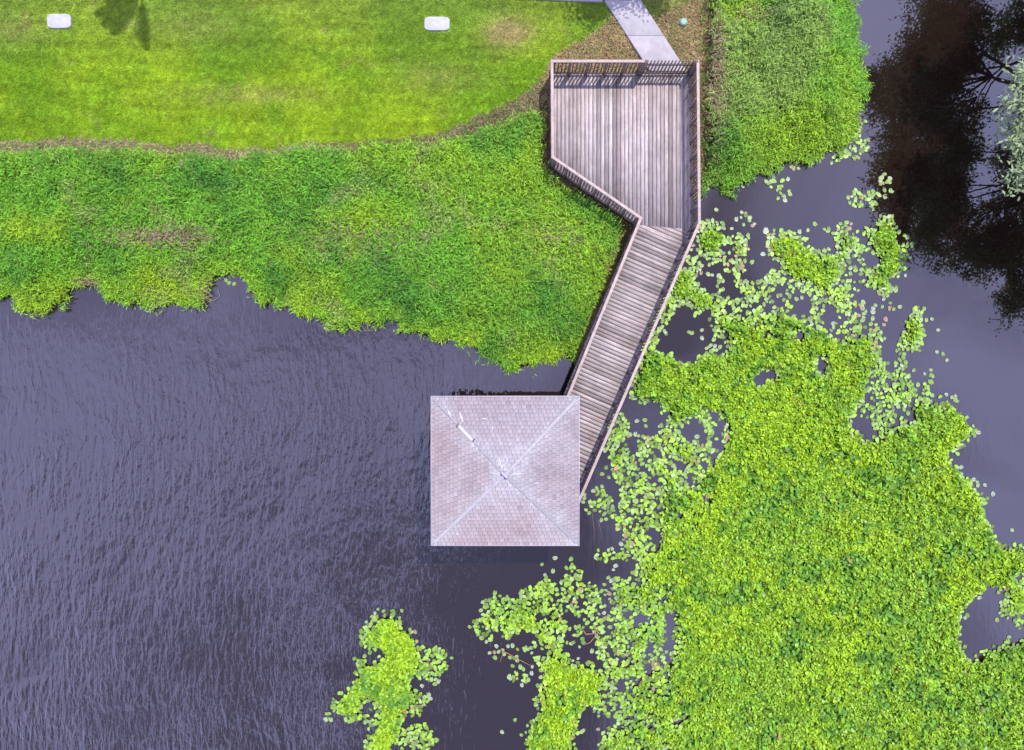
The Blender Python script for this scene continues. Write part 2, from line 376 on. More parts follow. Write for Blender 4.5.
def pads_arrays(X, Y, Z, az, ra, rb, tx, ty, cup, nseg=8):
    n = len(X); th = np.linspace(0, 2*np.pi, nseg, endpoint=False)+0.2
    notch = np.ones(nseg); notch[0] = 0.62
    lx = ra[:, None]*np.cos(th)*notch; ly = rb[:, None]*np.sin(th)*notch
    lz = np.broadcast_to(cup[:, None], lx.shape)*(1+0.5*np.sin(th*2+1))
    lx = np.concatenate([lx, -0.1*ra[:, None]], 1); ly = np.concatenate([ly, np.zeros((n, 1))], 1); lz = np.concatenate([lz, np.zeros((n, 1))], 1)
    wx = lx*np.cos(az)[:, None]-ly*np.sin(az)[:, None]; wy = lx*np.sin(az)[:, None]+ly*np.cos(az)[:, None]
    wz = lz+wx*tx[:, None]+wy*ty[:, None]
    V = np.stack([X[:, None]+wx, Y[:, None]+wy, Z[:, None]+wz], -1)
    base = (np.arange(n)*(nseg+1))[:, None, None]
    tri = np.array([[k, (k+1) % nseg, nseg] for k in range(nseg)])[None]
    return V.reshape(-1, 3), (base+tri).reshape(-1), np.full(n*nseg, 3)
def pads(name, X, Y, Z, az, ra, rb, tx, ty, cup, col, m, nseg=8):
    V, q, s = pads_arrays(X, Y, Z, az, ra, rb, tx, ty, cup, nseg)
    return mesh_arrays(name, V, q, s, np.repeat(col, nseg+1, axis=0), m, False)
leaf_m = mat('marsh_leaf', attr=True, rough=0.55, trans=0.28, spec=0.2)
turf_m = mat('turf_blade', attr=True, rough=0.7, trans=0.25, spec=0.1)
straw_m = mat('dry_straw', attr=True, rough=0.9, spec=0.2)
lily_m = mat('lily_leaf', attr=True, rough=0.42, trans=0.12, spec=0.28)

def scatter(x0, x1, y0, y1, dens):
    n = int((x1-x0)*(y1-y0)*dens); return rng.uniform(x0, x1, n), rng.uniform(y0, y1, n)

# lawn ---------------------------------------------------------
X, Y = scatter(-21.5, 8.5, 8.0, 16.3, 1900)
px, py = topx(X, Y); z = zones(px+rng.normal(0, 2.2, len(X)), py+rng.normal(0, 2.2, len(X)))
on_path = inside(X, Y, [lu, ru, r1_, l1]) | ((Y > c0[1]+(X-c0[0])*dy/dx-0.02) & (Y < c0[1]+(X-c0[0])*dy/dx+1.58) & (X < c1[0]))
on_pad = (np.abs(px-59) < 12) & (np.abs(py-21) < 7.5) | (np.abs(px-437) < 13) & (np.abs(py-24) < 7.5)
k = (z == 0) & ~on_path & ~on_pad; X, Y, px, py = X[k], Y[k], px[k], py[k]; n = len(X)
sdv = landsd(X, Y); Z = ground_h(X, Y, sdv)-0.01
blades('lawn_grass', X, Y, Z, rng.uniform(0, 6.28, n), rng.uniform(0.05, 0.11, n), rng.uniform(0.010, 0.020, n), rng.uniform(0.5, 1.3, n), rng.uniform(0.2, 0.9, n), lawn_col(px, py, rng.random(n)), turf_m)
tag(bpy.data.objects['lawn_grass'], 'short mown yellow green lawn along the top of the photo', 'lawn', kind='stuff')

# dead straw strip ---------------------------------------------
X, Y = scatter(-21.5, 9.5, 2.5, 16.3, 800)
px, py = topx(X, Y); z = zones(px, py); sdv = landsd(X, Y)
k = (z == 1) & (sdv > -0.05) & ~inside(X, Y, [lu, ru, r1_, l1]); X, Y, px, py, sdv = X[k], Y[k], px[k], py[k], sdv[k]; n = len(X)
r = rng.random(n); c = straw_col(px, py, r)*(0.45+0.65*rng.random(n))[:, None]
gm = rng.random(n) < 0.20+0.22*(px > 700)+0.10*(px < 540); c[gm] = np.array((0.10, 0.17, 0.03))
blades('dead_straw', X, Y, ground_h(X, Y, sdv)+rng.uniform(0, 0.04, n), rng.uniform(0, 6.28, n), rng.uniform(0.08, 0.22, n), rng.uniform(0.012, 0.03, n), rng.uniform(0, 0.7, n), rng.uniform(0.1, 0.8, n), c, straw_m)
tag(bpy.data.objects['dead_straw'], 'band of brown dead straw and leaf litter between lawn, marsh plants and deck', 'straw', kind='stuff')

# marsh plants --------------------------------------------------
def marsh(name, x0, x1, y0, y1, dens, east, label):
    X, Y = scatter(x0, x1, y0, y1, dens)
    px, py = topx(X, Y, 0.5); z = zones(px+rng.normal(0, 3.0, len(X)), py+rng.normal(0, 2.6, len(X))); sdv = landsd(X, Y)
    side = (px > 640) if east else (px <= 640)
    edge = (fbm(X, Y, 0.30, 15)-0.5)*0.95+rng.normal(0, 0.06, len(X))
    k = (z == 2) & side & (sdv+edge > -0.08); X, Y, px, py, sdv, edge = X[k], Y[k], px[k], py[k], sdv[k], edge[k]; n = len(X)
    hc = 0.16+0.34*smooth((sdv+0.2)/1.6)
    clump = fbm(X, Y, 0.55, 17, 3); big = fbm(X, Y, 2.0, 19, 2)
    top = hc*(0.20+0.95*clump+0.6*big)*(1.45 if east else 1.1)
    u = rng.random(n)**0.55
    Z = np.maximum(ground_h(X, Y, sdv), 0.01)+top*u
    a, b_, c_ = tint(px, py)
    yel = smooth((a-0.42)*3.0)*0.7; deep = smooth((b_-0.42)*3.0)*0.8
    G1 = np.array((0.150, 0.370, 0.024)); G2 = np.array((0.30, 0.465, 0.016)); G3 = np.array((0.075, 0.240, 0.024)); OL = np.array((0.27, 0.34, 0.09))
    if east:
        ol = smooth((blob(px, py, 735, 75, 75, 55)+blob(px, py, 800, 20, 40, 40)*0.6+0.5*(fbm(px, py, 18, 77)-0.5)-0.25)*2.2)*0.75
        yel = np.clip(blob(px, py, 790, 135, 65, 42)*0.8+yel*0.5+blob(px, py, 735, 15, 25, 18)*0.7, 0, 1); deep = np.clip(blob(px, py, 775, 22, 14, 22)+blob(px, py, 718, 145, 16, 22)+deep*0.45, 0, 1)
        deep *= 1-0.8*np.clip(blob(px, py, 790, 140, 50, 28), 0, 1)
    else:
        ol = smooth((c_-0.60)*6)*0.8
        yel = np.clip(yel*0.8+smooth((0.9-sdv)/0.9)*0.35+blob(px, py, 160, 282, 32, 18)+blob(px, py, 30, 232, 40, 14)*0.5+blob(px, py, 560, 345, 40, 25)*0.5+blob(px, py, 370, 220, 60, 14)*0.4, 0, 1)
        deep = np.clip(deep*(1-0.5*yel)+0.35*blob(px, py, 470, 300, 110, 25)+0.3*blob(px, py, 200, 180, 200, 14), 0, 1)
    c = G1[None]*(1-yel[:, None])+G2*yel[:, None]
    c = c*(1-deep[:, None])+G3*deep[:, None]
    c = c*(1-ol[:, None]*0.7)+OL*ol[:, None]*0.7
    # dead brown stems in a few places
    dead = np.clip(blob(px, py, 165, 238, 42, 9)*0.95+blob(px, py, 83, 281, 12, 5)+blob(px, py, 205, 292, 10, 12)*0.8+blob(px, py, 362, 242, 60, 18)*0.25+blob(px, py, 545, 240, 20, 14)*0.3+0.006+(0.18 if east else 0)*blob(px, py, 712, 90, 12, 70), 0, 1)
    if east: dead = np.clip(dead+0.75*blob(px, py, 712, 80, 9, 60)+0.3*blob(px, py, 745, 18, 20, 9), 0, 1)
    dm = rng.random(n) < dead
    c = c*(0.38+1.15*rng.random(n)**1.2)[:, None]
    c[dm] = np.array((0.26, 0.20, 0.11))*(0.6+0.8*rng.random(dm.sum()))[:, None]
    fine = 0.8+0.25*rng.random(n)
    blades(name, X, Y, Z, rng.uniform(0, 6.28, n), rng.uniform(0.10, 0.23, n)*fine, rng.uniform(0.016, 0.034, n), rng.uniform(0.1, 1.1, n), rng.uniform(0.3, 1.3, n), c, leaf_m)
    return tag(bpy.data.objects[name], label, 'marsh plants', kind='stuff')
marsh('marsh_plants', -21.5, 5, -1, 9.6, 1400, False, 'dense knee high green marsh plants filling the bank below the lawn')
marsh('bank_plants', 6.8, 14.5, 6.0, 17.0, 1400, True, 'olive and bright green plants covering the bank right of the deck')

# ---------------------------------------------------------------- floating plants: where they lie
S = 1; X0, Y0, X1, Y1 = 300, 110, 1100, 810
mg = np.meshgrid(np.arange(X0, X1, S)+0.5, np.arange(Y0, Y1, S)+0.5); MX, MY = mg
D = np.zeros(MX.shape)
nzx = (fbm(MX, MY, 12, 201)-0.5)*11; nzy = (fbm(MX, MY, 12, 301)-0.5)*11
WX, WY = MX+nzx, MY+nzy
def fill(poly, v):
    global D
    k = inside(WX, WY, poly); D = np.where(k, v if v == 0 else np.maximum(D, v), D)
def chain(pts, r, v):
    global D
    r = r*1.3 if (v > 0 and r > 3.5) else r
    d = segdist(WX, WY, pts, False) if len(pts) > 1 else np.hypot(WX-pts[0][0], WY-pts[0][1])
    k = d < r; D = np.where(k, v if v == 0 else np.maximum(D, v), D)
main = [(640, 357), (634, 375), (629, 398), (640, 402), (655, 402), (664, 410), (670, 425), (682, 428), (690, 414), (700, 408), (718, 410), (727, 425), (724, 445), (716, 468), (700, 486),
 (678, 496), (664, 510), (660, 540), (652, 562), (642, 580), (632, 600), (627, 618), (640, 636), (656, 650), (668, 670), (668, 700), (664, 760), (664, 810), (1100, 810), (1100, 640), (1024, 640), (1005, 645), (988, 650), (970, 664), (963, 650),
 (960, 630), (963, 612), (974, 600), (1000, 585), (1024, 575), (1100, 570), (1100, 545), (1024, 545), (1004, 548), (990, 530), (984, 512), (978, 492), (966, 476), (950, 466), (940, 458), (960, 448), (974, 434), (974, 422),
 (962, 410), (958, 396), (945, 392), (938, 405), (922, 398), (905, 412), (893, 425), (905, 440), (890, 448), (868, 440), (850, 428), (856, 410), (868, 392), (868, 372), (880, 358), (878, 342), (862, 336), (848, 338), (838, 342),
 (822, 328), (806, 322), (790, 318), (770, 320), (752, 318), (735, 318), (722, 330), (734, 342), (726, 352), (704, 352), (692, 360), (680, 362), (670, 352), (655, 349)]
fill(main, 1.0)
fill([(640, 486), (700, 486), (690, 520), (668, 560), (655, 610), (650, 640), (664, 700), (672, 800), (606, 800), (606, 735), (620, 715), (604, 690), (610, 668), (606, 650), (618, 632), (612, 610), (622, 585), (640, 560), (634, 530)], .78)
fill([(612, 445), (640, 440), (700, 440), (716, 470), (690, 486), (640, 492), (622, 480)], .80)
for p, r in [(([(700, 430), (700, 438)]), 5), ([(718, 420), (723, 425)], 3), ([(680, 470)], 6), ([(700, 467), (706, 462)], 5), ([(652, 492), (658, 505)], 6), ([(760, 378), (772, 374)], 6), ([(735, 335)], 2), ([(822, 360), (824, 370)], 4)]: chain(p, r, 0.0)
dense = [([(692, 232), (702, 225), (716, 226), (722, 238), (718, 262), (706, 260), (697, 248)], .9),
 ([(903, 330), (908, 312), (916, 302), (923, 305), (922, 320), (926, 335), (920, 350), (910, 362), (902, 356), (897, 342)], .95),
 ([(472, 612), (488, 600), (500, 608), (500, 630), (488, 642), (476, 634)], .85),
 ([(385, 612), (400, 618), (408, 628), (415, 640), (420, 655), (418, 670), (413, 682), (410, 700), (408, 715), (400, 727), (395, 742), (392, 770), (372, 770), (373, 740), (378, 725), (378, 712), (368, 700), (360, 714), (350, 717), (338, 714), (330, 711), (330, 703), (340, 700), (350, 685), (355, 665), (365, 660), (378, 662), (385, 655), (375, 648), (362, 648), (360, 640), (363, 630), (375, 625), (380, 615)], .97),
 ([(532, 655), (560, 650), (590, 660), (604, 680), (600, 700), (583, 712), (578, 745), (580, 800), (520, 800), (522, 730), (540, 715), (535, 690), (545, 675)], .97),
 ([(640, 440), (660, 430), (690, 445), (705, 445), (715, 465), (690, 480), (665, 478), (650, 470)], .85),
 ([(568, 575), (580, 580), (604, 588), (604, 600), (592, 615), (570, 612), (562, 595)], .85),
 ([(530, 605), (560, 602), (570, 630), (560, 650), (540, 650), (530, 630)], .85),
 ([(930, 440), (905, 440), (900, 462), (930, 470), (950, 460)], .9)]
for p, v in dense: fill(p, v)
chains = [([(722, 238), (738, 242), (745, 255), (743, 270), (748, 285), (757, 292)], 6, .8), ([(690, 262), (678, 283), (668, 303), (657, 325), (646, 345)], 7, .85), ([(686, 288), (700, 303), (716, 318), (728, 330)], 8, .8),
 ([(706, 290), (714, 296), (718, 300)], 6, .7), ([(745, 298), (760, 292), (770, 282), (785, 272)], 5, .65), ([(780, 248), (796, 252), (798, 262)], 12, .85), ([(800, 245), (818, 255), (824, 265)], 7, .7), ([(752, 315), (770, 314), (776, 303)], 6, .7),
 ([(780, 280), (785, 295), (776, 305), (772, 320)], 5, .6), ([(800, 275), (815, 278), (817, 300), (812, 322)], 7, .75), ([(858, 195), (868, 203)], 7, .75), ([(884, 180), (887, 190)], 6, .6), ([(824, 257), (838, 268), (845, 242)], 6, .8),
 ([(845, 246), (865, 242), (880, 232), (884, 224)], 8, .85), ([(876, 240), (892, 255), (892, 262)], 11, .85), ([(878, 278), (886, 280)], 10, .85), ([(825, 264), (830, 275)], 9, .85), ([(838, 298), (848, 306)], 9, .8), ([(855, 284), (862, 298)], 4, .35),
 ([(897, 235), (905, 246)], 5, .5), ([(838, 325), (850, 322)], 7, .6), ([(862, 316), (868, 324)], 4, .4), ([(880, 312), (893, 305)], 5, .4), ([(886, 370), (900, 374), (905, 392), (920, 400), (932, 412)], 8, .8), ([(899, 368), (902, 374)], 7, .8),
 ([(880, 390), (890, 400), (880, 410)], 6, .7), ([(930, 372), (932, 392)], 4, .4), ([(870, 372), (877, 384)], 7, .35), ([(617, 422), (617, 445), (620, 470), (630, 488)], 8, .8), ([(640, 448), (660, 446)], 8, .75), ([(630, 500), (626, 520), (633, 540), (642, 555)], 8, .7),
 ([(640, 490), (644, 505)], 9, .8), ([(600, 495), (606, 506)], 7, .65), ([(586, 500), (590, 508)], 5, .5), ([(605, 518), (616, 520)], 4, .4), ([(598, 553), (612, 557), (626, 556)], 5, .6), ([(508, 612), (514, 622)], 10, .8), ([(500, 602), (526, 596), (545, 590)], 5, .6),
 ([(524, 605), (530, 625)], 7, .7), ([(545, 588), (552, 594)], 7, .8), ([(572, 575), (580, 590)], 8, .7), ([(588, 612), (597, 622)], 7, .65), ([(575, 630), (578, 642)], 6, .5), ([(487, 654), (494, 656)], 3, .5), ([(500, 652), (520, 655), (532, 648)], 4, .4), ([(512, 668), (524, 680)], 5, .65),
 ([(506, 635), (508, 645)], 5, .6), ([(615, 585), (622, 592)], 6, .8), ([(604, 650), (620, 640), (632, 630)], 8, .8), ([(618, 662), (640, 660), (650, 668)], 10, .8), ([(604, 680), (620, 700), (640, 700), (660, 710)], 10, .8), ([(650, 690), (650, 740), (650, 800)], 14, .85), ([(610, 740), (612, 800)], 9, .7),
 ([(600, 705), (625, 712), (632, 740)], 7, .7), ([(433, 655), (440, 663), (434, 676), (424, 668)], 7, .7), ([(410, 695), (424, 700), (418, 712)], 6, .65), ([(405, 738), (425, 734), (426, 745), (414, 760)], 7, .6), ([(374, 745), (380, 738)], 7, .8), ([(377, 620), (393, 613)], 3, .6), ([(334, 705), (328, 716)], 4, .6), ([(350, 716), (370, 722)], 4, .6),
 ([(1008, 592), (1040, 600), (1050, 622)], 9, .8), ([(1012, 610), (1024, 618)], 8, .75), ([(1000, 578), (1006, 585)], 5, .6), ([(716, 170), (740, 178)], 9, .7), ([(705, 188), (714, 190)], 3, .5), ([(768, 170), (774, 184), (784, 196)], 6, .5), ([(790, 160), (850, 150)], 7, .6), ([(858, 120), (862, 140), (858, 152)], 7, .75), ([(744, 215), (748, 222)], 5, .6), ([(716, 203), (726, 222)], 3, .4), ([(706, 222), (724, 226)], 4, .5),
 ([(226, 275), (236, 284)], 5, .7), ([(884, 402), (888, 420), (884, 445)], 9, .8), ([(868, 410), (880, 415)], 6, .6), ([(745, 262), (740, 280)], 5, .5), ([(735, 300), (728, 312), (722, 325)], 5, .5), ([(760, 325), (775, 318)], 8, .8), ([(690, 415), (706, 416), (713, 440), (702, 456)], 5, .75), ([(664, 432), (676, 440)], 6, .7), ([(770, 235), (790, 238)], 5, .5), ([(830, 232), (845, 228)], 5, .5), ([(720, 250), (725, 268), (722, 285)], 4, .45), ([(795, 300), (790, 318)], 5, .6), ([(848, 282), (842, 292)], 5, .5), ([(862, 262), (866, 282)], 4, .5), ([(850, 330), (878, 332)], 6, .6)]
for p, r, v in chains: chain(p, r, v)
for p, r in [([(594, 728), (588, 735)], 7), ([(590, 648), (584, 655)], 6), ([(622, 682), (622, 690)], 5), ([(668, 615), (670, 640), (668, 660)], 4), ([(647, 655), (650, 645)], 4), ([(574, 648), (572, 660)], 3), ([(640, 618), (650, 622)], 4), ([(690, 715), (676, 725)], 3), ([(873, 425), (864, 432)], 5), ([(905, 410), (912, 418)], 5)]: chain(p, r, 0.0)
# blurred density gives how deep inside a mat a point is
def blur(A, r):
    k = np.ones(2*r+1)/(2*r+1)
    A = np.apply_along_axis(lambda v: np.convolve(v, k, 'same'), 0, A); return np.apply_along_axis(lambda v: np.convolve(v, k, 'same'), 1, A)
DB = blur(blur(D, 7), 7)
tatter = smooth((blob(MX, MY, 650, 480, 60, 70)+blob(MX, MY, 640, 680, 55, 120)+blob(MX, MY, 545, 620, 60, 40)*0.8+blob(MX, MY, 900, 400, 50, 50)*0.8+blob(MX, MY, 770, 330, 90, 30)*0.6+0.9*(1-smooth((DB-0.55)/0.4)))*1.2)
rag = fbm(MX, MY, 10, 611, 3)
D = np.where(rag > 0.86-0.22*tatter, 0, D); DB = blur(blur(D, 6), 6)
def look(A, px, py):
    i = np.clip(((py-Y0)/S).astype(int), 0, A.shape[0]-1); j = np.clip(((px-X0)/S).astype(int), 0, A.shape[1]-1)
    return np.where((px < X0) | (px > X1) | (py < Y0) | (py > Y1), 0, A[i, j])

# two populations: small crowded leaves inside the mats, larger pads lying flat at the margins
A_, B_ = scatter(-8, 22.2, -16.5, 9.5, 1200)
px, py = topx(A_, B_, 0.08); d = look(D, px, py); db = look(DB, px, py)
core = smooth((db-0.50)/0.42)
tt = look(tatter, px, py); core = smooth((db-0.42+1.0*(fbm(px, py, 10, 621, 2)-0.5)-0.38*tt)/0.42); k = (d > 0) & (rng.random(len(A_)) < core*0.97); XA, YA = A_[k], B_[k]
sp = 0.114; gxx, gyy = np.meshgrid(np.arange(-8, 22.2, sp), np.arange(-16.5, 9.5, sp)); gxx[::2] += sp/2
XB = gxx.ravel()+rng.uniform(-.055, .055, gxx.size); YB = gyy.ravel()+rng.uniform(-.055, .055, gxx.size)
px, py = topx(XB, YB, 0.03); d = look(D, px, py); db = look(DB, px, py); gap = fbm(px, py, 9, 461, 2)
pr_ = np.where(d > 0, d*(0.62+0.50*smooth((db-0.20)/0.35))*(0.75+0.6*smooth((gap-0.30)*5)), 0.22*smooth((db-0.06)/0.25)*(gap > 0.45))
k = (rng.random(len(XB)) < pr_) & (landsd(XB, YB) < 0.1); XB, YB = XB[k], YB[k]
X = np.concatenate([XA, XB]); Y = np.concatenate([YA, YB]); big_ = np.concatenate([np.zeros(len(XA), bool), np.ones(len(XB), bool)])
px, py = topx(X, Y, 0.06); d = look(D, px, py); db = look(DB, px, py); core = smooth((db-0.50)/0.42); n = len(X)
open_ = fbm(px, py, 26, 401, 3); dk = fbm(px, py, 7, 411, 2)
darkp = smooth((open_*0.45+dk*0.55-0.50)*7)                      # patches of larger, deeper green leaves with gaps
keep = big_ | (rng.random(n) < 1-0.80*darkp)
X, Y, px, py, d, db, core, darkp, big_ = [v[keep] for v in (X, Y, px, py, d, db, core, darkp, big_)]; n = len(X)
print('floating leaves', n)
small = 0.025+0.024*rng.random(n)+0.024*darkp
size = np.where(big_, 0.053+0.034*rng.random(n), small)
a, b_, c_ = tint(px, py)
yel = smooth((fbm(px, py, 55, 431)-0.38)*3)
C1 = np.array((0.205, 0.375, 0.018)); C2 = np.array((0.275, 0.445, 0.010)); C3 = np.array((0.080, 0.225, 0.020)); C4 = np.array((0.175, 0.30, 0.055)); C5 = np.array((0.30, 0.19, 0.09)); C6 = np.array((0.22, 0.30, 0.13))
c = C1*(1-yel[:, None])+C2*yel[:, None]
dd = (darkp*core*0.8)[:, None]; c = c*(1-dd)+C3*dd
fr = (np.where(big_, 1.0, 0.25)*(1-0.45*core)*np.clip(0.7+0.7*(rng.random(n)-0.5), 0, 1))[:, None]; c = c*(1-fr)+C4*fr
gl = ((rng.random(n) < 0.26*(1-core)+0.02) & big_); c[gl] = c[gl]*0.4+C6*0.6
c = c*(0.45+1.0*rng.random(n))[:, None]
redz = smooth((fbm(px, py, 30, 471, 2)-0.60)*6)
rd = rng.random(n) < 0.004+0.12*redz*(1-core); c[rd] = C5*(0.7+0.5*rng.random(rd.sum()))[:, None]
Z = 0.012+rng.random(n)*0.016+np.where(big_, core*rng.random(n)*0.10, rng.random(n)**0.8*(0.03+0.32*core*smooth((db-0.45)/0.5)*fbm(px, py, 6, 441, 2)))
til = np.where(big_, 0.05+0.35*core, 0.35+0.40*core)
tx = rng.normal(0, 1, n)*til*0.7; ty = rng.normal(0, 1, n)*til*0.7
Z += size*np.hypot(tx, ty)
ra = size*(1.15+0.35*rng.random(n)); rb = size*(0.75+0.2*rng.random(n)); cup = size*rng.uniform(-0.05, 0.4, n)*np.where(big_, 0.2, 1)
az = rng.normal(1.2, 1.1, n)
# pick the loosest leaves as pads of their own
iso = np.argsort(np.where(big_, db+0.10*rng.random(n), 9)); chosen = []; 
inframe = (px > 8) & (px < 1018) & (py > 8) & (py < 745)
for i in iso:
    if inframe[i]: chosen.append(i)
    if len(chosen) >= 250: break
chosen = np.array(chosen); stuffk = np.ones(n, bool); stuffk[chosen] = False
reg_stuff = np.where(px < 460, 0, np.where((px < 607+0.12*(py-600)) & (py > 530), 1, 2))
names = [('floating_island', 'separate yellow green floating leaf island at bottom left of centre'), ('lily_raft', 'ragged raft of lily leaves just below the gazebo roof'), ('lily_mat', 'vast bright yellow green mat of floating leaves filling the lower right')]
for q, (nm, lb) in enumerate(names):
    k = stuffk & (reg_stuff == q)
    o = pads(nm, X[k], Y[k], Z[k], az[k], ra[k], rb[k], tx[k], ty[k], cup[k], c[k], lily_m)
    tag(o, lb, 'floating leaves', kind='stuff')
def pad_mesh(k):
    r = np.random.default_rng(900+k); ns = 18; th = np.linspace(0.22, 2*np.pi-0.22, ns); v = [(-0.02, 0, 0.004)]; 
    for t in th:
        q = 1+0.05*math.sin(3*t+k); v.append((0.58*q*math.cos(t), 0.42*q*math.sin(t), 0.004)); 
    for t in th:
        q = 1+0.05*math.sin(3*t+k); v.append((1.0*q*math.cos(t), 0.74*q*math.sin(t), 0.012+0.03*abs(math.sin(t*1.5+k))))
    f = [(0, i+1, i+2) for i in range(ns-1)]+[(i+1, ns+i+1, ns+i+2, i+2) for i in range(ns-1)]
    mb = MB(); base = [(0.18, 0.28, 0.06), (0.23, 0.31, 0.12), (0.12, 0.22, 0.04), (0.26, 0.31, 0.20), (0.26, 0.18, 0.11)][k]
    mb.cc = base; mb.v = v; mb.f = f; mb.c = [tuple(x*0.9 for x in base)]+[base]*ns+[tuple(min(1, x*1.15) for x in base)]*ns
    o = mb.build('lily_pad', lily_m); me = o.data; bpy.data.objects.remove(o); return me
pms = [pad_mesh(k) for k in range(5)]
anchors = [(360, 640, 'at the upper left of the floating island'), (340, 712, 'at the left tip of the floating island'), (435, 665, 'by the right arm of the floating island'), (410, 730, 'at the lower right of the floating island'), (395, 615, 'at the top of the floating island'),
 (480, 620, 'at the left end of the lily raft'), (510, 672, 'at the lower left of the lily raft'), (550, 572, 'just below the gazebo roof edge'), (585, 560, 'off the lower right roof corner'), (595, 500, 'right beside the gazebo roof'), (585, 635, 'by the rusty stem in the raft'), (520, 735, 'left of the raft at the bottom'), (600, 720, 'in the dark pool at the bottom'),
 (615, 440, 'beside the lower walkway'), (645, 422, 'in the round pool beside the walkway'), (640, 515, 'in the dark gaps below the walkway'), (705, 435, 'in the small pools of the big mat'), (660, 300, 'along the upper walkway railing'), (700, 275, 'in the pool near the walkway bend'), (705, 335, 'in the pool above the big mat'), (745, 245, 'right of the deck corner'), (745, 295, 'in the winding leaf chain'), (725, 205, 'beside the lower right deck railing'),
 (785, 190, 'below the leafy right bank'), (850, 150, 'at the tip of the right bank'), (795, 235, 'at the top of the broken rafts'), (780, 300, 'between the broken rafts'), (825, 300, 'right of the broken rafts'), (865, 195, 'at the left edge of the tree reflection'), (895, 240, 'under the dark tree reflection'), (878, 285, 'by the small cluster below the reflection'), (860, 320, 'left of the narrow upright cluster'),
 (915, 330, 'around the narrow upright cluster'), (940, 355, 'right of the narrow upright cluster'), (885, 385, 'in the channel below the narrow cluster'), (930, 385, 'above the right lobe of the mat'), (975, 430, 'at the right lobe of the mat'), (895, 425, 'in the pools behind the right lobe'), (990, 500, 'at the right rim of the mat'), (1010, 580, 'above the dark inlet'), (970, 650, 'at the bottom of the dark inlet'), (1005, 615, 'inside the dark inlet')]
toneword = ['green', 'pale', 'deep green', 'silvery', 'reddish']
def lily(x, y, z, rz, s, kind, reg=None):
    o = bpy.data.objects.new('lily_pad', pms[kind]); COL.objects.link(o); o.location = (x, y, z); o.rotation_euler = (rng.normal(0, .03), rng.normal(0, .03), rz); o.scale = (s, s, s)
    qx, qy = 512+x*F/CH, 375-y*F/CH; an = min(anchors, key=lambda a: (a[0]-qx)**2+(a[1]-qy)**2)
    tag(o, ('small ' if s < 0.08 else 'large ')+toneword[kind]+' lily pad '+an[2], 'lily pad', 'lily pads '+an[2]); return o
for i in chosen:
    kd = int(rng.choice([0, 1, 2, 3, 4], p=[.25, .32, .15, .22, .06]))
    lily(X[i], Y[i], 0.012+0.010*rng.random(), az[i], size[i]*1.2, kd)
hand = [(739, 234, 3), (748, 235, 3), (746, 240, 3), (783, 233, 4), (783, 240, 4), (752, 262, 3), (763, 254, 3), (758, 282, 3), (759, 282, 3), (739, 300, 3), (728, 298, 3), (708, 274, 3), (712, 275, 3), (788, 179, 4), (790, 194, 4), (785, 200, 4), (808, 230, 4), (815, 224, 4), (938, 330, 6), (932, 319, 6), (937, 352, 6), (943, 354, 6), (947, 360, 6),
        (645, 420, 5), (646, 426, 5), (637, 421, 5), (664, 438, 5), (692, 333, 5), (702, 330, 5), (702, 338, 5), (711, 345, 5), (713, 350, 5), (715, 346, 5), (720, 347, 5), (689, 332, 5), (583, 502, 1), (602, 474, 5), (613, 464, 5), (542, 564, 1), (555, 558, 1), (545, 575, 1), (553, 571, 1), (571, 559, 1), (604, 613, 1), (610, 627, 1), (592, 651, 1), (614, 474, 5), (985, 485, 7), (993, 494, 7),
        (1012, 530, 7), (997, 620, 7), (1009, 637, 7), (326, 720, 0), (422, 686, 0), (502, 732, 1), (515, 720, 1), (226, 280, 0), (229, 283, 0), (235, 276, 0), (234, 284, 0)]
for hx, hy, rg in hand:
    wx, wy = P(hx, hy, 0.02)
    if hx < 300:
        o = lily(wx, wy, 0.014, rng.uniform(0, 6.28), 0.085, 0, 0); o['label'] = 'round green lily pad in the small notch of the left bank'; o['group'] = 'pads in the notch of the left bank'
    else: lily(wx, wy, 0.016, rng.uniform(0, 6.28), rng.uniform(0.075, 0.10), int(rng.choice([0, 1, 3])), rg)

# ---------------------------------------------------------------- timber materials
wood = mat('weathered_plank', attr=True, rough=0.85, noise=0.42, nscale=2.2, stretch=(14, 0.7, 1), bump=0.4, spec=0.2, blotch=0.24, bscale=1.6)
wood_w = mat('weathered_cross_plank', attr=True, rough=0.85, noise=0.42, nscale=2.2, stretch=(0.7, 14, 1), bump=0.4, spec=0.2, blotch=0.26, bscale=1.8)
for nd in wood_w.node_tree.nodes:
    if nd.type == 'MAPPING' and nd.outputs[0].links: nd.vector_type = 'TEXTURE'; nd.inputs['Rotation'].default_value = (0, 0, R(-22)); nd.inputs['Scale'].default_value = (1/0.7, 1/14, 1)
rail_m = mat('railing_cap_timber', (0.335, 0.265, 0.23), 0.8, noise=0.30, nscale=6, bump=0.3, spec=0.25)
dark_wood = mat('baluster_timber', (0.165, 0.12, 0.105), 0.85, noise=0.3, nscale=9, spec=0.2)
pile_m = mat('pile_timber', (0.10, 0.075, 0.06), 0.9, noise=0.3, nscale=6, spec=0.2)

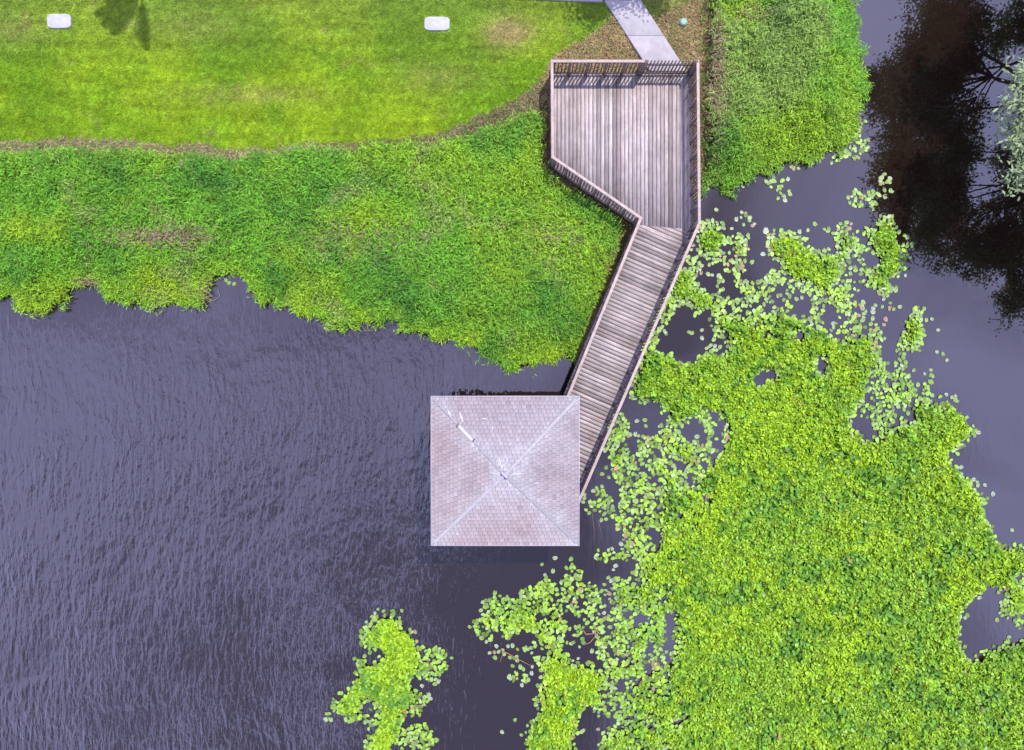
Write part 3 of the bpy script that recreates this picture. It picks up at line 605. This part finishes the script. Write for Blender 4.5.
ZD, ZR = 0.80, 1.87
T = lambda x, y: P(x, y, ZR)
NW, NE, EK, SK, WK = T(552, 61), T(698, 61), T(699.5, 223), T(641, 218), T(552.8, 157)
GD = (-2.33, -5.24, 1.87, -1.04)              # gazebo deck
platform = [NW, NE, EK, SK, WK]
walkway = [SK, EK, (1.96, -5.24), (1.875, -5.24), (1.875, -0.74)]
bw = empty('boardwalk', (5.5, 5.4, 0)); tag(bw, 'weathered grey timber deck and walkway with picket railings leading to the gazebo', 'boardwalk')
def rel(o, root):
    o.parent = root; o.matrix_parent_inverse = root.matrix_basis.inverted() if False else o.matrix_parent_inverse
    return o
def child(o, root):
    o.parent = root
    from mathutils import Matrix
    o.matrix_parent_inverse = Matrix.Translation(-root.location) if root.parent is None else Matrix.Identity(4)
    return o
def plank_col(dark=1.0):
    t = rng.random(); v = (0.72+0.30*rng.random())*dark
    if rng.random() < 0.18: v *= 0.72
    return tuple(np.array((0.425, 0.370, 0.350))*v*(1-t)+np.array((0.370, 0.305, 0.285))*v*t)
def plank(mb, poly, nx, ny, c0_, c1_, ztop, dark=1.0):
    q = clip(clip(poly, nx, ny, c1_), -nx, -ny, -c0_)
    if len(q) < 3: return
    mb.cc = plank_col(dark); dz = rng.uniform(-0.003, 0.003)
    # each board in two lengths along its run
    tx_, ty_ = -ny, nx; ss = [p[0]*tx_+p[1]*ty_ for p in q]; s0, s1 = min(ss), max(ss)
    if s1-s0 > 9.6:
        cut = s0+(s1-s0)*rng.choice([0.5, 0.66])
        qa = clip(q, tx_, ty_, cut-0.003); qb = clip(q, -tx_, -ty_, -cut-0.003)
        if len(qa) > 2: mb.prism(qa, ztop-0.04, ztop+dz)
        mb.cc = tuple(np.array(mb.cc)*rng.uniform(0.93, 1.06))
        if len(qb) > 2: mb.prism(qb, ztop-0.04, ztop+dz)
    else: mb.prism(q, ztop-0.04, ztop+dz)
mb = MB(); x = NW[0]-0.05
while x < max(NE[0], EK[0]):
    plank(mb, platform, 1, 0, x+0.008, x+0.137, ZD); x += 0.145
child(mb.build('platform_planks', wood), bw)
mb = MB(); d = Vector((EK[0]-1.96, EK[1]+5.24)).normalized()     # along the walkway
s = -8.0
while s < 9.0:
    plank(mb, walkway, d.x, d.y, s+0.010, s+0.137, ZD, 0.90); s += 0.145
child(mb.build('walkway_planks', wood_w), bw)
# fascia boards, joists and piles
mb = MB()
outline = [NW, NE, EK, (1.99, -5.14)]; west = [NW, WK, SK, (1.9, -0.72)]
for line in (outline, west):
    for a_, b2 in zip(line[:-1], line[1:]): mb.beam(a_, b2, 0.045, ZD-0.24, ZD-0.045)
for t in np.linspace(0.06, 0.94, 9):
    y_ = NE[1]+(SK[1]-NE[1])*t
    if y_ > WK[1]: mb.beam((NW[0]+.04, y_), (NE[0]-.04, y_), 0.05, ZD-0.22, ZD-0.046)
child(mb.build('frame', pile_m), bw)
for (x_, y_) in [(NW[0]+.15, NW[1]-.15), (NE[0]-.15, NE[1]-.15), (WK[0]+.15, WK[1]), (EK[0]-.15, EK[1]), (SK[0]+.1, SK[1]), ((NW[0]+NE[0])/2, NW[1]-.15), (3.3, 1.9), (5.0, 1.5), (2.1, -1.2), (3.6, -1.5), (2.4, -4.0), ((SK[0]+WK[0])/2, (SK[1]+WK[1])/2+.1)]:
    mb = MB(); mb.tube([(x_, y_, -1.6), (x_, y_, ZD-0.25)], [0.11, 0.10], 10); child(mb.build('pile', pile_m), bw)

# railings: post / baluster / cap / rails
cand = []                                       # balusters of all railings: (railing, point, direction)
cap_n = [0]
def railing(a_, b2, name='railing', cap=True, label=None, gate=False):
    root = empty(name); root.parent = bw
    from mathutils import Matrix
    root.matrix_parent_inverse = Matrix.Translation(-bw.location)
    A_ = Vector(a_); B_ = Vector(b2); Ln = (B_-A_).length; dv = (B_-A_).normalized(); nrm = Vector((-dv.y, dv.x))
    if label: root['label'] = label
    if cap:
        cap_n[0] += 1; zo = 0.004*(cap_n[0] % 2); mb = MB(); mb.beam(a_, b2, 0.098, ZR-0.035+zo, ZR+zo, 0.045); mb.build('cap_rail', rail_m, root, bevel=0.006)
        mb = MB(); mb.beam(a_, b2, 0.04, ZR-0.13, ZR-0.037); mb.build('top_rail', dark_wood, root)
    mb = MB(); mb.beam(a_, b2, 0.04, ZD+0.10, ZD+0.19); mb.build('bottom_rail', dark_wood, root)
    if gate:
        mb = MB(); mb.beam(a_, b2, 0.04, ZD+0.74, ZD+0.83); mb.build('upper_rail', dark_wood, root)
    bay = Ln/max(1, round(Ln/0.64)); nb = int(round(Ln/bay))
    for i in range(nb+1):
        p = A_+dv*(i*bay)
        if gate and i in (0, nb): pass
        if gate and 0 < i < nb: continue
        if 0 < i < nb or gate or True:
            inset = 0.0
            mb = MB(); h = 0.045; q = p+dv*(0.05 if i == 0 else -0.05 if i == nb else 0)
            mb.prism([(q.x-h, q.y-h), (q.x+h, q.y-h), (q.x+h, q.y+h), (q.x-h, q.y+h)], ZD-0.2, ZR-0.038 if not gate else ZR+0.02)
            mb.build('post', dark_wood, root)
    step = bay/5.0; m_ = int(round(Ln/step))
    for j in range(1, m_):
        if j % 5 == 0 and not gate: continue
        p = A_+dv*(j*step); cand.append((root, p, dv, nrm, gate))
    return root
GA = T(645, 61)
railing(NW, GA, label='railing along the lawn side of the deck')
railing(GA, NE, 'gate', cap=False, gate=True)
railing(NE, EK, label='railing along the right side of the deck')
railing(EK, (1.99, -5.20), label='railing along the right side of the walkway')
railing(NW, WK, label='railing along the left side of the deck')
railing(WK, SK, label='slanting railing along the marsh side of the deck')
railing(SK, (1.93, -0.80), label='railing along the left side of the walkway')
cand.sort(key=lambda c: -(c[1].length + (6 if c[4] else 0)))
rest = {}
def baluster(mb, p, dv, nrm, gate):
    hw, ht = 0.021, 0.018
    q = p+nrm*(0.04)                           # fixed to the outer face of the rails
    pl = [tuple(q-dv*hw-nrm*ht), tuple(q+dv*hw-nrm*ht), tuple(q+dv*hw+nrm*ht), tuple(q-dv*hw+nrm*ht)]
    if gate:
        zt = ZR-0.06; mb.prism(pl, ZD+0.04, zt)
    else: mb.prism(pl, ZD+0.05, ZR-0.04)
for i, (root, p, dv, nrm, gate) in enumerate(cand):
    if i < 100:
        mb = MB(); baluster(mb, p, dv, nrm, gate); mb.build('picket' if gate else 'baluster', dark_wood, root)
    else: baluster(rest.setdefault(root.name, (MB(), root))[0], p, dv, nrm, gate)
for k_, (mb, root) in rest.items():
    o = mb.build('baluster', dark_wood, root); o['kind'] = 'stuff'

# ---------------------------------------------------------------- gazebo
gz_ = empty('gazebo', (-0.23, -3.14, 0)); tag(gz_, 'square open gazebo with faded pinkish grey hipped shingle roof at the walkway end', 'gazebo')
mb = MB(); x = GD[0]
while x < GD[2]:
    plank(mb, [(GD[0], GD[1]), (GD[2], GD[1]), (GD[2], GD[3]), (GD[0], GD[3])], 1, 0, x+0.005, x+0.137, ZD-0.004, 0.8); x += 0.145
child(mb.build('floor_planks', wood), gz_)
ZE = 3.30; ex0, ey0, ex1, ey1 = -2.64, -5.58, 2.19, -0.71; cx, cy = (ex0+ex1)/2, (ey0+ey1)/2; ZA = ZE+0.98
for px_ in (GD[0]+.12, GD[2]-.12):
    for py_ in (GD[1]+.12, GD[3]-.12):
        mb = MB(); mb.prism([(px_-.07, py_-.07), (px_+.07, py_-.07), (px_+.07, py_+.07), (px_-.07, py_+.07)], -1.5, ZE-0.16); child(mb.build('post', dark_wood), gz_)
mb = MB()
for a_, b2 in (((GD[0]+.02, GD[1]+.12), (GD[2]-.02, GD[1]+.12)), ((GD[0]+.02, GD[3]-.12), (GD[2]-.02, GD[3]-.12))): mb.beam(a_, b2, 0.10, ZE-0.158, ZE-0.02)
for xx in (GD[0]+.12, GD[2]-.12): mb.beam((xx, GD[1]+.19), (xx, GD[3]-.19), 0.10, ZE-0.158, ZE-0.02)
child(mb.build('beam', dark_wood), gz_)
# gazebo railings on the three water sides, sharing the rail design
grl = empty('railing'); grl.parent = gz_
from mathutils import Matrix
grl.matrix_parent_inverse = Matrix.Translation(-gz_.location)
cor = [(GD[2]-.12, GD[1]+.12), (GD[0]+.12, GD[1]+.12), (GD[0]+.12, GD[3]-.12), (GD[2]-.12, GD[3]-.12)]
mc = MB(); mr_ = MB(); mbx = MB()
for a_, b2 in zip(cor[:-1], cor[1:]):
    A_, B_ = Vector(a_), Vector(b2); dv = (B_-A_).normalized(); nrm = Vector((-dv.y, dv.x)); L_ = (B_-A_).length
    mc.beam(tuple(A_+dv*.15), tuple(B_-dv*.15), 0.14, ZR-0.035, ZR); mr_.beam(tuple(A_+dv*.08), tuple(B_-dv*.08), 0.04, ZR-0.13, ZR-0.037); mr_.beam(tuple(A_+dv*.08), tuple(B_-dv*.08), 0.04, ZD+.1, ZD+.19)
    for j in range(1, int(L_/0.128)): baluster(mbx, A_+dv*(j*0.128+.05), dv, nrm, False)
mc.build('cap_rail', rail_m, grl); mr_.build('bottom_rail', dark_wood, grl); o = mbx.build('baluster', dark_wood, grl); 
roof_root = empty('roof'); roof_root.parent = gz_; roof_root.matrix_parent_inverse = Matrix.Translation(-gz_.location)
# shingles: each course is a row of separate tabs, laid over the course below
sh = MB(); NC = 19; tabw = 0.15
corners = [(ex0, ey1), (ex1, ey1), (ex1, ey0), (ex0, ey0)]
apex = Vector((cx, cy, ZA))
for f_ in range(4):
    A_ = Vector((*corners[f_], ZE)); B_ = Vector((*corners[(f_+1) % 4], ZE)); u = (B_-A_).normalized(); W_ = (B_-A_).length
    M_ = (A_+B_)/2; up = (apex-M_); nrm = up.cross(u); nrm = -nrm.normalized() if nrm.z < 0 else nrm.normalized()
    for c_i in range(NC):
        t0 = c_i/NC; t1 = min((c_i+1.25)/NC, 1.0)
        s0 = -W_/2*(1-t0); e0 = W_/2*(1-t0); s1 = -W_/2*(1-t1); e1 = W_/2*(1-t1)
        x_ = s0-((c_i % 2)*0.5*tabw+rng.uniform(0, .03))
        while x_ < e0:
            xa, xb = max(x_+0.004, s0), min(x_+tabw-0.004, e0); x_ += tabw
            if xb-xa < 0.01: continue
            ta, tb = min(max(xa, s1), e1), max(min(xb, e1), s1)
            lift0, lift1 = 0.020, 0.004
            lo1 = M_+u*xa+up*t0+nrm*lift0; lo2 = M_+u*xb+up*t0+nrm*lift0; hi2 = M_+u*tb+up*t1+nrm*lift1; hi1 = M_+u*ta+up*t1+nrm*lift1
            # wear: bleached towards the hips and the apex, as old shingles are
            mid = (xa+xb)/2; edge = min(mid-s0, e0-mid)
            fade_sun = math.exp(-max(edge, 0)/0.40)*0.75+math.exp(-(1-t0)*3.0)*0.75+(0.18 if f_ in (0, 1) else 0)  # last term paints the sunward north and east faces lighter, on top of the wear
            wx, wy = (lo1.x+lo2.x)/2, lo1.y
            nn = float(fbm(np.array([wx]), np.array([wy]), 0.9, 505)[0])
            fade_sun = min(max(fade_sun+(nn-0.5)*0.9, 0), 1)
            base = np.array((0.250, 0.202, 0.205))*(1-fade_sun)+np.array((0.325, 0.308, 0.318))*fade_sun
            sh.cc = tuple(base*rng.uniform(0.90, 1.08)*(0.86 if rng.random() < 0.06*(1-fade_sun) else 1))
            dn = -nrm*0.016
            sh.add([lo1, lo2, hi2, hi1, lo1+dn, lo2+dn], [(0, 1, 2, 3) if (lo2-lo1).cross(hi1-lo1).dot(nrm) > 0 else (3, 2, 1, 0), (4, 5, 1, 0)])
shingle_m = mat('faded_shingle', attr=True, rough=0.9, noise=0.12, nscale=16, spec=0.2, bump=0.25, blotch=0.13, bscale=1.1)
sh.build('shingles', shingle_m, roof_root)
mb = MB(); mb.cc = (0.3, 0.25, 0.22)
e = 0.03
mb.add([(ex0+e, ey0+e, ZE-0.03), (ex1-e, ey0+e, ZE-0.03), (ex1-e, ey1-e, ZE-0.03), (ex0+e, ey1-e, ZE-0.03), (cx, cy, ZA-0.03)], [(0, 1, 4), (1, 2, 4), (2, 3, 4), (3, 0, 4), (3, 2, 1, 0)])
mb.build('sheathing', dark_wood, roof_root)
drip_m = mat('white_drip_edge', (0.40, 0.39, 0.43), 0.6)
mb = MB()
for (a_, b2) in (((ex0, ey0), (ex1, ey0)), ((ex1, ey0), (ex1, ey1)), ((ex1, ey1), (ex0, ey1)), ((ex0, ey1), (ex0, ey0))):
    A_, B_ = Vector(a_), Vector(b2); dv = (B_-A_).normalized(); nr = Vector((dv.y, -dv.x))*0.012
    mb.beam(tuple(A_+nr+dv*0.0), tuple(B_+nr+dv*0.024), 0.024, ZE-0.14, ZE+0.012)
mb.build('fascia', drip_m, roof_root)
# hip caps: short bent shingles along each hip; one stretch on the upper left hip is worn bare
cap_m = mat('hip_cap_shingle', attr=True, rough=0.9, noise=0.12, nscale=12, spec=0.2)
bare_m = mat('bare_flashing', (0.36, 0.355, 0.39), 0.7, noise=0.05)
for ci, cn in enumerate(corners):
    mb = MB(); A_ = Vector((*cn, ZE)); dvec = apex-A_; Lh = dvec.length; dh = dvec.normalized(); side = dh.cross(Vector((0, 0, 1))).normalized(); n_ = int(Lh/0.15); drop = 0.16
    for i in range(n_):
        t0, t1 = max(i/n_, 0.035), min((i+1.2)/n_, 1)
        if ci == 0 and 0.36 < t0 < 0.56: continue
        mb.cc = tuple(np.array((0.31, 0.295, 0.305))*rng.uniform(0.94, 1.06)*(0.78 if ci in (0, 2) else 0.92 if ci == 1 else 1.0))
        wd = 0.032 if ci in (0, 2) else 0.045
        p0 = A_+dvec*t0+Vector((0, 0, 0.036)); p1 = A_+dvec*t1+Vector((0, 0, 0.031)); dz = Vector((0, 0, -wd*0.20))
        mb.add([p0-side*wd+dz, p0, p0+side*wd+dz, p1-side*wd+dz, p1, p1+side*wd+dz], [(0, 1, 4, 3), (1, 2, 5, 4)])
    mb.build('hip_cap', cap_m, roof_root)
    if ci == 0:
        mb = MB(); wd = 0.05; dz = Vector((0, 0, -wd*0.27))
        p0 = A_+dvec*0.375+Vector((0, 0, .035)); p1 = A_+dvec*0.565+Vector((0, 0, .035))
        mb.add([p0-side*wd+dz, p0, p0+side*wd+dz, p1-side*wd+dz, p1, p1+side*wd+dz], [(0, 1, 4, 3), (1, 2, 5, 4)])
        mb.build('bare_flashing', bare_m, roof_root)
        mb = MB()
        for tt, off in ((0.365, 0.02), (0.57, -0.03)):
            p = A_+dvec*tt+Vector((0, 0, .05))+side*off; mb.bar(p-side*0.07, p+side*0.05+dh*0.04, 0.05, 0.03)
        mb.build('torn_shingle', pile_m, roof_root)
mb = MB(); mb.cc = (0.3, 0.28, 0.33); mb.bar(apex+Vector((-.10, .09, .03)), apex+Vector((.08, -.07, .05)), 0.09, 0.10); mb.build('apex_cap', cap_m, roof_root, bevel=0.02)
# bird droppings: thin dried smears on the shingles
drop_m = mat('dried_white', (0.37, 0.37, 0.41), 0.85)
def on_roof(x, y):
    tx_ = max(abs(x-cx)/((ex1-ex0)/2), abs(y-cy)/((ey1-ey0)/2)); return ZA-(ZA-ZE)*tx_+0.032
for (ax, ay, bx, by, wdt) in [(-0.98, 1.15, -1.06, .82, .05), (-.86, .92, -.92, .74, .03), (-.25, .30, -.12, .42, .02), (-.45, .05, -.25, .03, .03), (-.42, -.14, -.28, -.13, .02), (-.2, .55, -.08, .2, .03), (.12, .02, .65, .03, .02), (.1, .1, .3, .3, .02), (-.75, 1.75, -.6, 1.72, .02), (-1.75, 1.75, -1.85, 2.0, .04), (-1.35, 1.6, -1.48, 1.95, .03), (.1, -.3, .16, -.7, .02), (-1.3, 1.12, -1.9, 1.1, .015), (.05, .35, .08, .6, .02), (-.4, 1.5, -.42, 1.35, .02), (-1.6, -2.0, -1.5, -2.05, .05), (.9, -.3, 1.2, -.32, .015)]:
    pts = [(cx+ax+(bx-ax)*t, cy+ay+(by-ay)*t) for t in np.linspace(0, 1, 7)]; dv = Vector((bx-ax, by-ay)).normalized(); nr = Vector((-dv.y, dv.x)); vs = []; dm_ = MB()
    for i, (x_, y_) in enumerate(pts):
        wv = wdt*math.sin(math.pi*(i+0.6)/7.2)*rng.uniform(.6, 1.2)
        for sg in (-1, 1): vs.append((x_+nr.x*wv*sg, y_+nr.y*wv*sg, on_roof(x_+nr.x*wv*sg, y_+nr.y*wv*sg)))
    dm_.add(vs, [(2*i, 2*i+1, 2*i+3, 2*i+2) for i in range(6)])
    dm_.build('bird_dropping', drop_m, roof_root)

# ---------------------------------------------------------------- small things on the lawn
pad_m = mat('white_pad_concrete', (0.34, 0.335, 0.365), 0.8, noise=0.10, nscale=9, blotch=0.2, bscale=4)
for (cx_, cy_, w_, h_, lb) in ((59, 21, 0.86, 0.52, 'white rectangular slab set in the lawn left of the palm shadow'), (437, 23.5, 0.92, 0.50, 'white rectangular slab set in the middle of the lawn')):
    x_, y_ = P(cx_, cy_, 0.56); n_ = 40; pts = []
    for i in range(n_):
        t = 2*math.pi*i/n_; q = 5.0; c_, s_ = math.cos(t), math.sin(t); rr_ = (abs(c_)**q+abs(s_)**q)**(-1/q)*(1+rng.uniform(-.012, .012))
        pts.append((c_*rr_*w_/2, s_*rr_*h_/2))
    mb = MB(); mb.prism(pts, 0.40, 0.575); o = mb.build('slab', pad_m, bevel=0.012); o.location = (x_, y_, 0); tag(o, lb, 'concrete slab', 'white slabs in the lawn')
vx, vy = P(683.5, 22, 0.55); ic = empty('valve_cover', (vx, vy, 0.48)); tag(ic, 'small round pale green valve cover in the straw right of the path', 'valve cover')
gm_ = mat('pale_green_plastic', (0.17, 0.30, 0.22), 0.6); gd_ = mat('green_plastic', (0.08, 0.17, 0.11), 0.6)
mb = MB(); n_ = 24
mb.prism([(0.15*math.cos(2*math.pi*i/n_), 0.15*math.sin(2*math.pi*i/n_)) for i in range(n_)], -0.1, 0.10); mb.build('body', gd_, ic, bevel=0.012)
mb = MB(); mb.prism([(0.115*math.cos(2*math.pi*i/n_), 0.115*math.sin(2*math.pi*i/n_)) for i in range(n_)], 0.103, 0.125); mb.build('lid', gm_, ic, bevel=0.01)

# dead stems trailing in the water
stem_m = mat('dead_stem', (0.24, 0.17, 0.12), 0.8, noise=0.2); rust_m = mat('rusty_stem', (0.24, 0.12, 0.06), 0.8, noise=0.2)
stems = [([(206, 296), (214, 301), (220, 296), (218, 290)], .014, stem_m, 'hooked dead stem at the tip of the left bank notch'), ([(246, 287), (252, 294), (258, 299)], .012, stem_m, 'short dead stem poking off the left bank beside the notch'),
 ([(318, 324), (326, 330), (333, 331)], .010, stem_m, 'thin dead stem on the water left of the shadowed bank'), ([(352, 326), (356, 334)], .010, stem_m, 'forked dead twig hanging off the middle of the bank'), ([(360, 324), (366, 331), (374, 330)], .012, stem_m, 'curved dead stem under the middle of the bank'),
 ([(583, 630), (586, 634), (598, 633), (590, 642), (583, 645)], .028, rust_m, 'rusty orange stem lying among pads below the gazebo'), ([(594, 628), (600, 634)], .03, rust_m, 'short orange stem right of the rusty one below the gazebo'), ([(500, 650), (508, 653), (520, 660), (530, 665)], .018, rust_m, 'long reddish stem at the lower left of the lily raft'),
 ([(503, 653), (500, 662)], .012, rust_m, 'small reddish side stem under the lily raft'), ([(425, 658), (430, 666), (436, 672)], .012, rust_m, 'reddish stem on the right arm of the floating island'), ([(592, 512), (594, 530), (594, 545)], .006, stem_m, 'thin stem in open water right of the roof corner'), ([(598, 520), (601, 532), (601, 542)], .006, stem_m, 'second thin stem in open water further right of the roof corner')]
for pts, r_, mm, lb in stems:
    mb = MB(); w3 = [(*P(x_, y_, 0.03), 0.03+0.03*math.sin(i*1.7)**2) for i, (x_, y_) in enumerate(pts)]
    mb.tube(w3, [r_*(1-0.5*i/len(w3)) for i in range(len(w3))], 6); o = mb.build('dead_stem', mm, smooth_=True); tag(o, lb, 'stem')

# ---------------------------------------------------------------- trees beyond the frame edge (seen mirrored in the water) and the palm
bark = mat('grey_bark', (0.20, 0.165, 0.14), 0.9, noise=0.3, nscale=6)
def tree(name, base, lobes, seed, leafcol, label, nleaf=380, lsize=0.13, trunk_r=0.42, holes=0.0, sub=5):
    r = np.random.default_rng(seed); root = empty(name, base); mb = MB(); B = Vector(base)
    fork = Vector((0, 0, 2.2)); mb.tube([(0, 0, -0.4), (0.05, 0.02, 1.0), tuple(fork)], [trunk_r*1.25, trunk_r, trunk_r*0.85], 12)
    XX, YY, ZZ = [], [], []
    mains = [Vector(l[:3])-B for l in lobes[::6]]
    for li, (lx, ly, lz, lr, dens) in enumerate(lobes):
        tip = Vector((lx, ly, lz))-B
        if li % 6 == 0: org = fork+Vector((0, 0, -0.25)); k1 = 1.0
        else:
            mn = min(mains, key=lambda q: (q-tip).length); org = fork.lerp(mn, 0.55)+Vector((0, 0, .1*lr)); k1 = 0.45
        mid = org.lerp(tip, 0.5)+Vector((r.normal(0, .3), r.normal(0, .3), 0.15*lr))
        rad = trunk_r*0.42*min(1, lr/2.2)*k1; mb.tube([tuple(org), tuple(org.lerp(mid, .5)+Vector((r.normal(0, .12), r.normal(0, .12), .1))), tuple(mid), tuple(tip)], [rad*1.4, rad*1.1, rad*.8, rad*.35], 8); rad = max(rad, 0.05)
        nt_ = max(6, int(sub*lr*lr*dens))
        for q in range(nt_):
            dv = Vector(r.normal(0, 1, 3)); dv.z *= 0.55; dv.normalize(); end = tip+dv*lr*r.uniform(.45, 1.0); st = mid.lerp(tip, r.uniform(.3, 1.0))
            m2 = st.lerp(end, .5)+Vector(r.normal(0, .12*lr, 3)); mb.tube([tuple(st), tuple(m2), tuple(end)], [rad*.35, rad*.22, rad*.08], 5)
            for sc in range(3):
                c_ = m2.lerp(end, sc/2.0)+Vector(r.normal(0, .22*lr*.5, 3)); k_ = int(nleaf*r.uniform(.5, 1.2)/3); s_ = r.uniform(.16, .36)
                pts = r.normal(0, 1, (k_, 3))*np.array((s_, s_, s_*0.45)); XX.append(c_.x+pts[:, 0]); YY.append(c_.y+pts[:, 1]); ZZ.append(c_.z+pts[:, 2])
    mb.build('trunk', bark, root, smooth_=True)
    XX, YY, ZZ = map(np.concatenate, (XX, YY, ZZ)); n = len(XX); print(name, 'leaves', n)
    cc = np.array(leafcol)[None]*(0.6+0.8*r.random(n))[:, None]
    fb = (fbm(XX, YY, 1.3, seed)-0.5)[:, None]; cc = cc*(1+fb*0.5)
    blades('crown', XX, YY, ZZ, r.uniform(0, 6.28, n), r.uniform(.7, 1.3, n)*lsize, r.uniform(.3, .5, n)*lsize, r.normal(0, .6, n), r.uniform(0, .9, n), cc, leaf_m, root)
    tag(root, label, 'tree'); return root
r = np.random.default_rng(5); lobes = []
for i in range(40):
    t = r.uniform(0, 2*math.pi); q = math.sqrt(r.random())*6.6
    lobes.append((25.6+q*math.cos(t), 12.3+q*math.sin(t)*1.05, r.uniform(5.5, 11.5), r.uniform(1.3, 2.1), 1.0))
lobes += [(20.0, 12.5, 8.0, 1.9, 1), (19.8, 9.0, 7.5, 1.8, 1), (25.2, 3.2, 8.5, 1.1, 1.2), (18.6, 10.8, 7.5, 1.3, 1), (20.6, 15.6, 8.5, 1.8, 1), (21.8, 6.5, 8.3, 1.8, 1), (22.4, 18.5, 9, 1.9, .9), (24.0, 5.8, 8.0, 1.6, 1), (26.4, 4.2, 8.5, 1.4, .9)]
low = [(16.4, 8.9, 4.2, 0.75, 2.4), (16.5, 7.6, 4.0, 0.9, 2.4), (16.6, 6.4, 4.2, 0.85, 2.4), (17.8, 8.6, 4.3, 1.2, 1.5), (18.0, 6.6, 4.6, 1.1, 1.4), (16.9, 12.5, 4.3, 0.8, 1.6), (18.5, 10.5, 5.0, 1.3, 1.2)]
tree('shoreline_tree', (23.6, 11.2, 0.4), lobes+low, 11, (0.22, 0.285, 0.14), 'grey green tree reaching in at the right edge, mirrored dark in the water', nleaf=190, lsize=0.17, trunk_r=0.26)
# a small tree north of the frame whose shade falls beside the path
tree('lawn_tree', (5.2, 17.2, 0.5), [(3.95, 15.0, 4.2, 0.62, 2.5), (3.6, 15.4, 4.2, .5, 2), (4.9, 15.9, 4.4, .5, 1), (6.15, 15.5, 4.2, .42, 3), (5.2, 16.6, 4.8, .9, 1)], 23, (0.10, 0.17, 0.04), 'small tree north of the path shading the grass beside it', nleaf=160, lsize=0.13, trunk_r=0.10)
# cabbage palm north of the lawn, its fronds throw the dark bars on the grass
palm_c = Vector((-12.35, 16.1, 5.2)); pr = empty('palm_tree', (palm_c.x, palm_c.y+0.3, 0.5)); tag(pr, 'palm just above the top left edge, its frond shadows falling on the lawn', 'palm tree')
mb = MB(); mb.tube([(0, 0, -.3), (0.03, -.1, 2), (0, -.25, 3.9), (0, -.3, 4.7)], [.20, .17, .16, .18], 12); mb.build('trunk', bark, pr, smooth_=True)
r = np.random.default_rng(3); pc = Vector((0, -.3, 4.7))
frond_az = [-91, -126, -137, -150, 20, 40, 75, 110, 150, 185, -165]
for a_ in frond_az:
    mb = MB(); mb.cc = (0.06, 0.13, 0.03); t = R(a_); dh = Vector((math.cos(t), math.sin(t), 0)); sdv_ = Vector((-dh.y, dh.x, 0)); Lf = 2.35 if a_ == -91 else 2.2 if a_ in (-126, -137, -150) else r.uniform(1.5, 1.8)
    spine = [pc+dh*Lf*s_+Vector((0, 0, .35*s_-1.1*s_*s_)) for s_ in np.linspace(0, 1, 9)]; mb.tube([tuple(p) for p in spine], [.03*(1-.8*s_) for s_ in np.linspace(0, 1, 9)], 5)
    for i in range(22):
        s_ = 0.15+0.85*i/21; p = pc+dh*Lf*s_+Vector((0, 0, .35*s_-1.1*s_*s_)); ll = .42*math.sin(math.pi*(0.15+0.8*s_))+.08
        for sg in (-1, 1):
            e_ = p+dh*ll*.75+sdv_*sg*ll*.62+Vector((0, 0, -.12)); wv = dh*.055
            mb.add([p-wv, p+wv, e_+wv*.3, e_-wv*.3], [(0, 1, 2, 3)])
    mb.build('frond', leaf_m, pr)
print('scene done')
